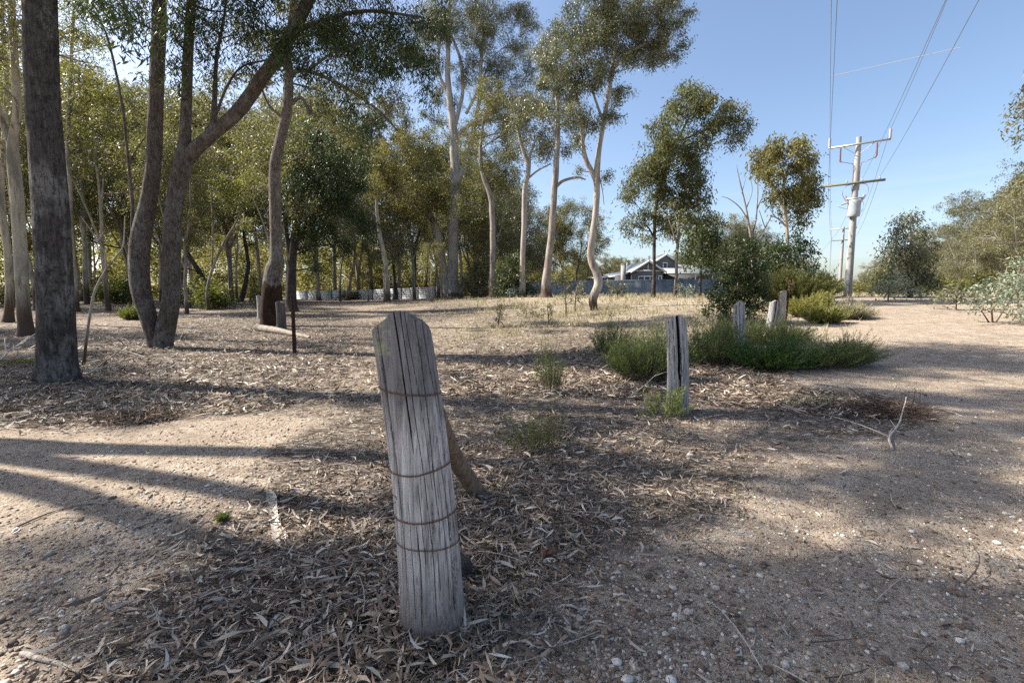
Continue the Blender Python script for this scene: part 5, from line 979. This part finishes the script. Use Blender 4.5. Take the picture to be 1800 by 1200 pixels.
def dry_grass():
    m = MB(); 
    for n, rm, rM, sd, L0, L1, dens in ((38000, 6, 60, 71, .06, .26, lambda x, y: np.clip(straw_map(x, y), 0, 1)*sst((sn(x*1.7, y*1.7, 0, 26)+.5)/.8)),
                          (3500, 1.5, 9, 72, .03, .10, lambda x, y: .25*(sn(x*2.2, y*2.2, 0, 27) > .35))):
        x, y, r = scatter(n, dens, rm, rM, sd, 1.0, -40, 56); q = 5
        x = np.repeat(x, q)+r.normal(0, .05, len(x)*q); y = np.repeat(y, q)+r.normal(0, .05, len(y)*q); k = len(x); d_ = np.hypot(x, y); h = r.uniform(L0, L1, k)*(1+.5*(d_ > 20)); an = r.uniform(0, 6.28, k); ln = h*r.uniform(.1, .9, k); wv = np.maximum(.0025, d_*.0006)
        b = np.stack([x, y, ground(x, y)-.005], -1); s = np.stack([-np.sin(an), np.cos(an), 0*an], -1)*wv[:, None]; tip = b+np.stack([np.cos(an)*ln, np.sin(an)*ln, h], -1)
        m.add(np.stack([b-s, b+s, tip], 1).reshape(-1, 3), np.arange(k)[:, None]*3+np.array([0, 1, 2]), np.repeat(r.beta(2, 2, k), 3))
    tag(m.build('dry_grass', STRAW), 'pale dead grass in the clearing and along the track', 'grass', kind='stuff')
dry_grass()
# grey fallen twigs scattered through the litter
def twig_litter():
    m = MB(); x, y, r = scatter(1500, lambda x, y: .1+litter_map(x, y), 1.3, 22, 45)
    for i in range(len(x)):
        L = r.uniform(.08, .35)*(1+.05*y[i]); a = r.uniform(0, 6.28); x2, y2 = x[i]+L*cos(a), y[i]+L*sin(a); m.tube(bez((x[i], y[i], gz(x[i], y[i])+.012), (x2, y2, gz(x2, y2)+.02+r.uniform(0, .06)), r, .05, 5), np.linspace(.0035, .0015, 5)*(1+.05*y[i]), 4, a=r.uniform(0, 1), cap=False)
    t = NT('twig_litter_mat'); tag(m.build('twig_litter', t.surf(t.pbr(t.ramp(t.attr(), [(0, (.06, .045, .035)), (.5, (.19, .15, .12)), (1, (.42, .38, .33))]), .9))), 'thin fallen twigs scattered through the leaf litter', 'twigs', kind='stuff')
twig_litter()

# ---------------------------------------------------------------- power poles and lines
CONC = m_simple('spun_concrete', (.31, .305, .295), .85, 0, 14, .12); GALV = m_simple('galvanised_steel', (.36, .38, .37), .5, .6, 20, .2); CERAM = m_simple('grey_insulator', (.38, .37, .37), .4); BROWNI = m_simple('brown_insulator', (.18, .085, .07), .35); ARMW = m_simple('green_grey_crossarm', (.15, .17, .12), .8, 0, 10, .25); TANK = m_simple('grey_transformer_paint', (.36, .39, .42), .5, 0, 6, .1); WIREM = m_simple('aluminium_conductor', (.24, .27, .32), .5, .5)
LD = np.array([(1452-900)/FPX, 1.0, 0]); LD /= np.linalg.norm(LD); LP = np.array([LD[1], -LD[0], 0])      # along the line / across it, to the right
Yp = 28.0
def pole_base(px, Y): x = (px-900)/FPX*Y*.996; return np.array([x, Y, gz(x, Y)])
PB = pole_base(1489, Yp); PTOP = at(1513, 241, Yp); HT = PTOP[2]-PB[2]
def along(b, z, across=0., fwd=0.): return b+np.array([0, 0, z])+LP*across+LD*fwd
pole = thing('power_pole', PB, 'nearest tall grey concrete power pole carrying two crossarms and a grey drum', 'power pole', 'power poles receding along the track')
m = MB(); tt = np.linspace(0, 1, 40); m.tube(np.stack([PB+np.array([0, 0, -.2+(HT+.2)*q]) for q in tt]), np.interp(tt, [0, 1], [.215, .13]), 28, hz=PB[2])
t = NT('pole_concrete'); n1 = t.noise(t.coord((1, 1, .3)), 6, 5, .6); h_ = t.math('ADD', t.attr(), t.math('MULTIPLY', n1, 1.6)); cc = t.ramp(n1, [(.3, (.29, .285, .28)), (.7, (.38, .375, .365))]); cc = t.mix(t.ramp(t.math('DIVIDE', h_, 4.0), [(.20, (.85,)), (.36, (0,))]), cc, (.12, .09, .07)); cc = t.mix(t.ramp(t.math('DIVIDE', h_, 4.0), [(.40, (.4,)), (.62, (0,))]), cc, (.16, .15, .15))
m.build('pole_shaft', t.surf(t.pbr(cc, .85, t.bump(n1, .2, .01))), pole, smooth=True, loc=PB)
def px_h(py): return (at(1500, py, Yp)[2]-PB[2])
z1 = px_h(255); z2 = px_h(323); AH = 1.42
def obox(m, c, L, wd, ht, d=LP): a = atan2(d[1], d[0]); m.box(c, (L, wd, ht), a)
m = MB(); obox(m, along(PB, z1, 0, -.22), AH*2+.1, .09, .09); a1 = m.build('crossarm', GALV, pole, loc=PB)
m = MB(); obox(m, along(PB, z2, -.15, -.24), AH*2+.2, .11, .13); a2 = m.build('crossarm', ARMW, pole, loc=PB)
m = MB(); 
for s_ in (-1, 1): m.tube([along(PB, z1-.55, .12*s_, -.22), along(PB, z1-.05, .72*s_, -.22)], .018, 5)
m.build('brace', GALV, pole, loc=PB)
INS = []
for s_ in (-1, 1):
    m = MB(); zz = np.linspace(0, .52, 23); m.tube(np.stack([along(PB, z1+.05+q, AH*s_, -.22) for q in zz]), .055+.022*(np.arange(23) % 2), 12); i_ = m.build('insulator', CERAM, pole, smooth=False, loc=PB); INS.append(along(PB, z1+.6, AH*s_, -.22))
    m = MB(); m.tube(np.stack([along(PB, z1-.08-q*.75, .86*s_+.02*q, -.25) for q in np.linspace(0, 1, 13)]), .03+.025*(np.arange(13) % 2), 9); m.tube([along(PB, z1-.8, .86*s_, -.25), along(PB, z1-.92, .80*s_, -.28)], .05, 7); m.build('fuse_holder', BROWNI, pole, loc=PB)
    m = MB(); m.tube(crs([along(PB, z1-.92, .8*s_, -.28), along(PB, z1-.98, .6*s_, -.3), along(PB, z1-1.05, .4*s_, -.25), along(PB, z1-1.2, .18*s_, -.1), along(PB, z1-2.5, .17*s_, -.1), along(PB, z2-.4, .19*s_, -.1)], 6), .016, 5); m.build('lead_cable', BROWNI, pole, smooth=True, loc=PB)
    m = MB(); m.tube(crs([along(PB, z2-.05, .15*s_, -.2), along(PB, z2-.15, .5*s_, -.25), along(PB, z2-.5, .62*s_, -.28), along(PB, z2-.85, .5*s_, -.25), along(PB, z2-1.15, .3*s_, -.2)], 6), .017, 5); m.build('jumper_cable', WIREM, pole, smooth=True, loc=PB)
    m = MB(); m.tube(np.stack([along(PB, z2-1.3+q*.6, (.24+.22*q)*s_, -.25) for q in np.linspace(0, 1, 11)]), .035+.025*(np.arange(11) % 2), 9); m.build('bushing', m_simple('pinkish_bushing', (.42, .30, .27), .4), pole, loc=PB)
zt = px_h(372); m = MB(); zz = np.array([0, .0, .04, .75, .8, .86, .86]); m.tube(np.stack([along(PB, zt-.32+q, 0, -.12) for q in np.linspace(0, .95, 12)]), [.30]+[.33]*10+[.30], 24); tk = m.build('transformer_drum', TANK, pole, smooth=False, loc=PB)
m = MB(); obox(m, along(PB, zt+.72, 0, -.3), .8, .05, .08); m.tube(crs([along(PB, zt+.5, -.45, -.3), along(PB, zt+.35, -.75, -.3), along(PB, zt+.2, -.5, -.3), along(PB, zt+.15, -.35, -.3)], 5), .014, 5); m.tube([along(PB, zt+.52, -.32, -.3), along(PB, zt+.42, -.62, -.3)], .05, 6); m.tube(crs([along(PB, zt+.7, .3, -.3), along(PB, zt+.3, .45, -.3), along(PB, zt-.1, .36, -.3)], 5), .014, 5); m.build('bracket', GALV, pole, loc=PB)
LOWI = []
for q in (-1.35, -.45, .3, 1.1):
    m = MB(); c = along(PB, z2+.065, q, -.24); m.tube(np.stack([c+np.array([0, 0, k*.03]) for k in range(6)]), [.03, .05, .035, .05, .03, .02], 8); m.build('insulator', CERAM, pole, loc=PB); LOWI.append(c+np.array([0, 0, .16]))
def small_pole(b, H, label, up, lo, seed, col=CONC):
    p = thing('power_pole', b, label, 'power pole', 'power poles receding along the track'); m = MB(); m.tube(np.stack([b+np.array([0, 0, -.2+(H+.2)*q]) for q in np.linspace(0, 1, 14)]), np.interp(np.linspace(0, 1, 14), [0, 1], [.24, .13]), 14); m.build('pole_shaft', col, p, smooth=True, loc=b)
    tops = []
    for z, aw, mt in ((H-.25, up, GALV), (H-.25-1.55, lo, ARMW)):
        m = MB(); obox(m, along(b, z, 0, -.2), aw*2, .12, .12); m.build('crossarm', mt, p, loc=b)
        for s_ in (-1, 1):
            m = MB(); c = along(b, z+.06, (aw-.06)*s_, -.2); m.tube([c, c+np.array([0, 0, .15]), c+np.array([0, 0, .3])], [.06, .075, .05], 7); m.build('insulator', CERAM, p, loc=b); tops.append(c+np.array([0, 0, .3]))
    m = MB(); m.tube([along(b, H-1.0, 0, -.2), along(b, H-.3, .6, -.2)], .02, 4); m.build('brace', GALV, p, loc=b); return tops
B2 = pole_base(1474, 64); T2 = small_pole(B2, (519-402)/FPX*64+1.35-B2[2], 'second power pole, thinner and leaning into the distance behind the nearest one', 1.45, 1.35, 2)
B3 = pole_base(1465, 175); T3_ = small_pole(B3, (519-482)/FPX*175+1.35-B3[2], 'third power pole, tiny on the horizon left of the second', 1.9, 1.6, 3, ARMW)
B4 = pole_base(1461, 300); T4_ = small_pole(B4, (519-500)/FPX*300, 'farthest power pole, barely visible left of the third', 1.9, 1.6, 4)
def wire(label, a, b, sag, r0=.009, group='power line wires', n=60, name='power_line', px=None):
    a = np.array(a); b = np.array(b); t = np.linspace(0, 1, n)[:, None]; P = a*(1-t)+b*t; P[:, 2] -= (4*sag*t*(1-t))[:, 0]
    m = MB(); m.tube(P, r0, 5, cap=False); return tag(m.build(name, WIREM, loc=a), label, 'power line', group), P
W0 = {}
for nm, a, nxt, rr, off in (('upper left wire of the power line running overhead from the near pole', INS[0], T2[0], .009, 0.05), ('upper right wire of the power line running overhead from the near pole', INS[1], T2[1], .009, -0.05),
        ('leftmost low wire running overhead from the lower crossarm', LOWI[0], T2[2], .008, .35), ('middle low wire running overhead from the lower crossarm', LOWI[2], T2[2], .007, .95), ('rightmost low wire running overhead from the lower crossarm', LOWI[3], T2[3], .008, .45)):
    far = a-LD*48+LP*(off); far = far+np.array([0, 0, .3]); _, P = wire(nm, a, far, 1.0 if 'upper' in nm else .75, rr); W0[nm.split()[0]] = P
    wire(nm.replace('running overhead from', 'continuing to the second pole from'), a, nxt, .7, .012)
for i_, q in enumerate(['upper left', 'upper right', 'lower left', 'lower right']): wire('%s wire between the second and third power poles' % q, T2[i_], T3_[i_], 1.2, .018)
wire('thin service wire leading from the far poles toward the house trees', T2[2], at(1436, 448, 60), .3, .012)
_, _ = wire('thin pale cable strung between trees right of the track', at(1632, 430, 48), at(1830, 422, 48), .1, .03, None, name='cable')
def near_px(P, px, py):
    v = P-np.array([0, 0, CAMH]); f = v@np.array([0, CP, -SP]); u = v@np.array([0, SP, CP]); X = 900+FPX*v[:, 0]/f; Z = 600-FPX*u/f; d = np.abs(Z-py)+(f < .5)*1e6; return P[int(np.argmin(d))]
pa, pc = near_px(W0['leftmost'], 0, 124), near_px(W0['rightmost'], 0, 92)
e = pc-pa; m = MB(); m.tube([pa-e*.02, pc+e*.06], .007, 6); tag(m.build('wire_spreader', m_simple('pale_spreader', (.42, .43, .42), .5), loc=pa), 'thin pale spreader rod holding the low wires apart high above the track', 'spreader')

# ---------------------------------------------------------------- fences and house
def xz(px, py, Y): p = at(px, py, Y); return p[0], p[2]
PANEL = m_simple('pale_grey_panel', (.46, .49, .53), .6, 0, 3, .10); FPOST = m_simple('dark_fence_post', (.13, .115, .10), .85, 0, 12, .3)
def panel_fence():
    pxs = [505, 521, 542, 563, 585, 608, 631, 656, 682, 707, 736, 766, 800]; Ys = [95-(95-62)*i/12 for i in range(13)]
    P = []
    for px, Y in zip(pxs, Ys): x = (px-900)/FPX*Y; P.append(np.array([x, Y, gz(x, Y)]))
    root = thing('panel_fence', P[6], 'long low pale grey fence of horizontal boards between dark posts, behind the trunks', 'fence')
    for i in range(12):
        a, b = P[i], P[i+1]; m = MB(); d = b-a; L = np.linalg.norm(d[:2]); rz_ = atan2(d[1], d[0]); 
        for k in range(6):
            zc = .10+.28*k; c = (a+b)/2+np.array([0, 0, zc]); m.box(c, (L-.10, .04, .268), rz_)
        sl_ = (b[2]-a[2])/L
        for v in m.V: v[:, 2] += sl_*((v[:, :2]-((a+b)/2)[:2])@(d[:2]/L))
        m.build('panel', PANEL, root, loc=root.location)
    for i in range(1, 13): m = MB(); m.box(P[i]+(0, 0, .82), (.16, .16, 1.76), -.6); m.build('post', FPOST, root, loc=root.location)
panel_fence()
def corrugated(label, pts, top, mat, pitch=.11, amp=.022, seed=1, jag=0., name='corrugated_fence'):
    root = thing(name, pts[0], label, 'fence'); r = rng(seed)
    for i in range(len(pts)-1):
        a, b = np.array(pts[i]), np.array(pts[i+1]); d = b-a; L = np.linalg.norm(d[:2]); n = int(L/pitch*4); t = np.linspace(0, 1, n+1); u = d/L; nn = np.array([-u[1], u[0], 0]); nn /= np.linalg.norm(nn)
        off = amp*np.sin(t*L/pitch*2*pi); base = a+t[:, None]*d; tz = top[i]+(top[i+1]-top[i])*t+jag*sn(np.floor(t*L/1.8)*3.3, i, 0, seed)
        f = [base+nn*(off+s)[:, None] for s in (0, -.006)]; V = []
        for q in f: V += [np.c_[q[:, :2], base[:, 2]-.05], np.c_[q[:, :2], tz]]
        V = np.vstack(V); N = n+1; j = np.arange(n); F = np.vstack([np.c_[j, j+1, N+j+1, N+j], np.c_[2*N+j+1, 2*N+j, 3*N+j, 3*N+j+1], np.c_[N+j, N+j+1, 3*N+j+1, 3*N+j]])
        m = MB(); m.add(V, F); m.build('sheet', mat, root, loc=root.location)
        m = MB(); m.box(a-nn*.02*0+nn*.07+np.array([0, 0, (top[i]-a[2])/2]), (.09, .09, top[i]-a[2]-.1), atan2(u[1], u[0])); m.build('post', FPOST, root, loc=root.location)
        m = MB(); m.box((a+b)/2-nn*(amp+.02)*-1+np.array([0, 0, (top[i]-a[2])*.8]), (L-.1, .035, .07), atan2(u[1], u[0])); m.build('rail', FPOST, root, loc=root.location)
    return root
def gpt(px, Y): x = (px-900)/FPX*Y; return np.array([x, Y, gz(x, Y)])
t = NT('blue_grey_sheet'); n1 = t.noise(t.coord((1, 1, .3)), 1.3, 5, .6); n2 = t.noise(t.coord((1, 1, .1)), 9, 4, .6); cc = t.ramp(n1, [(.35, (.10, .125, .15)), (.65, (.19, .215, .24))]); cc = t.mix(t.ramp(n2, [(.55, (0,)), (.75, (.5,))]), cc, (.34, .36, .37)); BLUE = t.surf(t.pbr(cc, .55, None, .4, .25))
pf = [gpt(1000, 56), gpt(1044, 55.5), gpt(1096, 55), gpt(1131, 54.8), gpt(1165, 54.5), gpt(1200, 54.2), gpt(1235, 54), gpt(1275, 53.6)]
corrugated('blue-grey corrugated iron fence in front of the grey weatherboard house', pf, [xz(p_, y_, Y_)[1] for p_, y_, Y_ in ((1000, 494, 56), (1044, 493, 55.5), (1096, 492, 55), (1131, 491.5, 54.8), (1165, 491, 54.5), (1200, 491, 54.2), (1235, 491, 54), (1275, 491, 53.6))], BLUE, seed=3, jag=.03)
OLDS = m_simple('weathered_grey_sheet', (.24, .25, .255), .75, .1, 2.2, .45)
corrugated('patched weathered grey sheet fence around the base of the charred grey gum', [gpt(905, 60), gpt(928, 59), gpt(952, 58), gpt(978, 57), gpt(1000, 56.4)], [xz(p_, y_, 58)[1] for p_, y_ in ((905, 498), (928, 496), (952, 494), (978, 497), (1000, 500))], OLDS, .09, .018, 4, .12)
def house():
    Y = 60.; WALL = None
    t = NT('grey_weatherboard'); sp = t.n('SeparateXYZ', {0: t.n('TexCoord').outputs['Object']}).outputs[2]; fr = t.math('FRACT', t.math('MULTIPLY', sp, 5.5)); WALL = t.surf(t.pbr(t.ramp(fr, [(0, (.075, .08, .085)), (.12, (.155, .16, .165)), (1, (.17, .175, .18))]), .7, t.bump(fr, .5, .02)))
    TRIM = m_simple('white_trim', (.78, .78, .76), .5); ROOF = m_simple('pale_iron_roof', (.33, .34, .35), .45, .3, 2, .08); GLASS = m_simple('dark_window_glass', (.03, .035, .04), .08, 0, 0, 0, .8); BR = m_simple('grey_brick', (.33, .31, .29), .85, 0, 9, .25)
    g = gz((1140-900)/FPX*Y, Y); x_ = lambda px, Y_=Y: at(px, 500, Y_)[0]; z_ = lambda py, Y_=Y: at(1140, py, Y_)[2]
    root = thing('house', (x_(1138), Y, g), 'low grey weatherboard house with two white-trimmed gables and pale iron roof behind the fence', 'house'); loc = root.location
    def gable(cx, hw, ze, za, Y0, D, z0, win=None, over=.35):
        m = MB(); v = [(cx-hw, Y0, z0), (cx+hw, Y0, z0), (cx+hw, Y0, ze), (cx, Y0, za), (cx-hw, Y0, ze)]; v += [(a, Y0+D, c) for a, b, c in v]
        m.add(v, [(0, 1, 2, 4), (5, 9, 7, 6), (0, 4, 9, 5), (1, 6, 7, 2)]); m.F.append(np.array([(4, 2, 3), (9, 8, 7)])+m.n-10); m.M.append(np.zeros(2, int)); m.build('wall', WALL, root, loc=loc)
        sl_ = (za-ze)/hw
        for s_ in (-1, 1):
            ex = cx+s_*(hw+over); ez = ze-over*sl_; m = MB(); y0, y1 = Y0-.45, Y0+D+.3
            v = [(cx+s_*.01, y0, za+.04), (cx+s_*.01, y1, za+.04), (ex, y1, ez+.04), (ex, y0, ez+.04)]; v += [(a, b, c+.07) for a, b, c in v]; m.add(v, [(0, 1, 2, 3), (4, 7, 6, 5), (0, 3, 7, 4), (1, 5, 6, 2), (2, 6, 7, 3), (0, 4, 5, 1)]); m.build('roof', ROOF, root, loc=loc)
            m = MB(); v = [(cx, y0-.04, za-.16), (ex, y0-.04, ez-.16), (ex, y0-.04, ez+.125), (cx, y0-.04, za+.125)]; v += [(a, b+.037, c) for a, b, c in v]; m.add(v, [(0, 1, 2, 3), (4, 7, 6, 5), (0, 4, 5, 1), (2, 6, 7, 3), (1, 5, 6, 2)]); m.build('bargeboard', TRIM, root, loc=loc)
    cx, hw = x_(1138), x_(1165)-x_(1138); ze, za = z_(476), z_(458.5)
    gable(cx, hw, ze, za, Y, 9, g)
    m = MB(); m.box((cx, Y-.05, ze+.02), (2*hw*.98, .09, .16)); m.box((cx, Y-.05, (ze+za)/2-.05), (.14, .09, za-ze-.45)); m.build('gable_trim', TRIM, root, loc=loc)
    gable(x_(1168, 66), x_(1186, 66)-x_(1168, 66), z_(459, 66), z_(447, 66), 66., 8, g)
    def window(px0, px1, py0, py1, Y_, n=1):
        x0, x1 = x_(px0, Y_), x_(px1, Y_); z0, z1 = z_(py1, Y_), z_(py0, Y_); f = MB(); w_ = .14
        f.box(((x0+x1)/2, Y_-.05, z1), (x1-x0+w_, .09, w_)); f.box(((x0+x1)/2, Y_-.05, z0), (x1-x0+w_, .09, w_))
        for i in range(n+1): f.box((x0+(x1-x0)*i/n, Y_-.052, (z0+z1)/2), (w_*.8, .085, z1-z0-w_))
        fo = f.build('window', TRIM, root, loc=loc); p = MB(); p.box(((x0+x1)/2, Y_-.02, (z0+z1)/2), (x1-x0, .03, z1-z0)); po = p.build('pane', GLASS, None, loc=None); po.parent = fo; po.location = -loc
    window(1122, 1152, 485.5, 497, Y, 3); window(1164.5, 1171, 462, 475, 66.); window(1157, 1162, 485, 497, Y)
    # wings
    def slab_roof(xa, ya, xb, yb, za_, zb_, y0, y1, nm='roof', th=.12, mt=None): 
        m = MB(); v = [(xa, y0, za_), (xb, y0, zb_), (xb, y1, zb_+ya), (xa, y1, za_+ya)]; v += [(a, b, c+th) for a, b, c in v]; m.add(v, [(0, 3, 2, 1), (4, 5, 6, 7), (0, 1, 5, 4), (1, 2, 6, 5), (2, 3, 7, 6), (3, 0, 4, 7)]); m.build(nm, mt or ROOF, root, loc=loc)
    m = MB(); m.box(((x_(1076)+x_(1111))/2, Y+3, (g+z_(484))/2), (x_(1111)-x_(1076), 4, z_(484)-g)); m.build('wall', WALL, root, loc=loc)
    slab_roof(x_(1074), .5, x_(1112), 0, z_(487.5), z_(480.5), Y+.7, Y+5.5); slab_roof(x_(1044), .3, x_(1074.5), 0, z_(490), z_(488), Y+.4, Y+5, 'carport_roof')
    for q in (1046, 1060): m = MB(); m.box((x_(q), Y+.7, (g+z_(489.6))/2), (.1, .1, z_(489.6)-g-.02)); m.build('carport_post', TRIM, root, loc=loc)
    m = MB(); m.box(((x_(1168)+x_(1275))/2, Y+6, (g+z_(481))/2), (x_(1275)-x_(1168), 6, z_(481)-g)); m.build('wall', WALL, root, loc=loc)
    slab_roof(x_(1163), 1.7, x_(1280), 0, z_(481), z_(481), Y+.6, Y+9, 'verandah_roof', .1)
    for q in (1166, 1196, 1226, 1256): m = MB(); m.box((x_(q), Y+.75, (g+z_(481))/2), (.12, .12, z_(481)-g-.02)); m.build('verandah_post', TRIM, root, loc=loc)
    m = MB(); m.box((x_(1096), Y+.3, (g+z_(465))/2), (.52, .5, z_(465)-g)); m.box((x_(1096), Y+.3, z_(465)+.02), (.6, .58, .12)); m.build('chimney', BR, root, loc=loc)
    m = MB(); m.tube([(x_(1161), 65.3, z_(480)), (x_(1161), 65.3, z_(445))], .14, 12); m.tube([(x_(1161), 65.3, z_(445)), (x_(1161), 65.3, z_(444))], .2, 12); m.build('flue_pipe', m_simple('steel_flue', (.55, .6, .62), .35, .6), root, loc=loc, smooth=False)
    m = MB(); m.tube([(x_(1108), Y+2, z_(483)), (x_(1108), Y+2, z_(459))], .06, 8); m.build('vent_pipe', TRIM, root, loc=loc)
house()
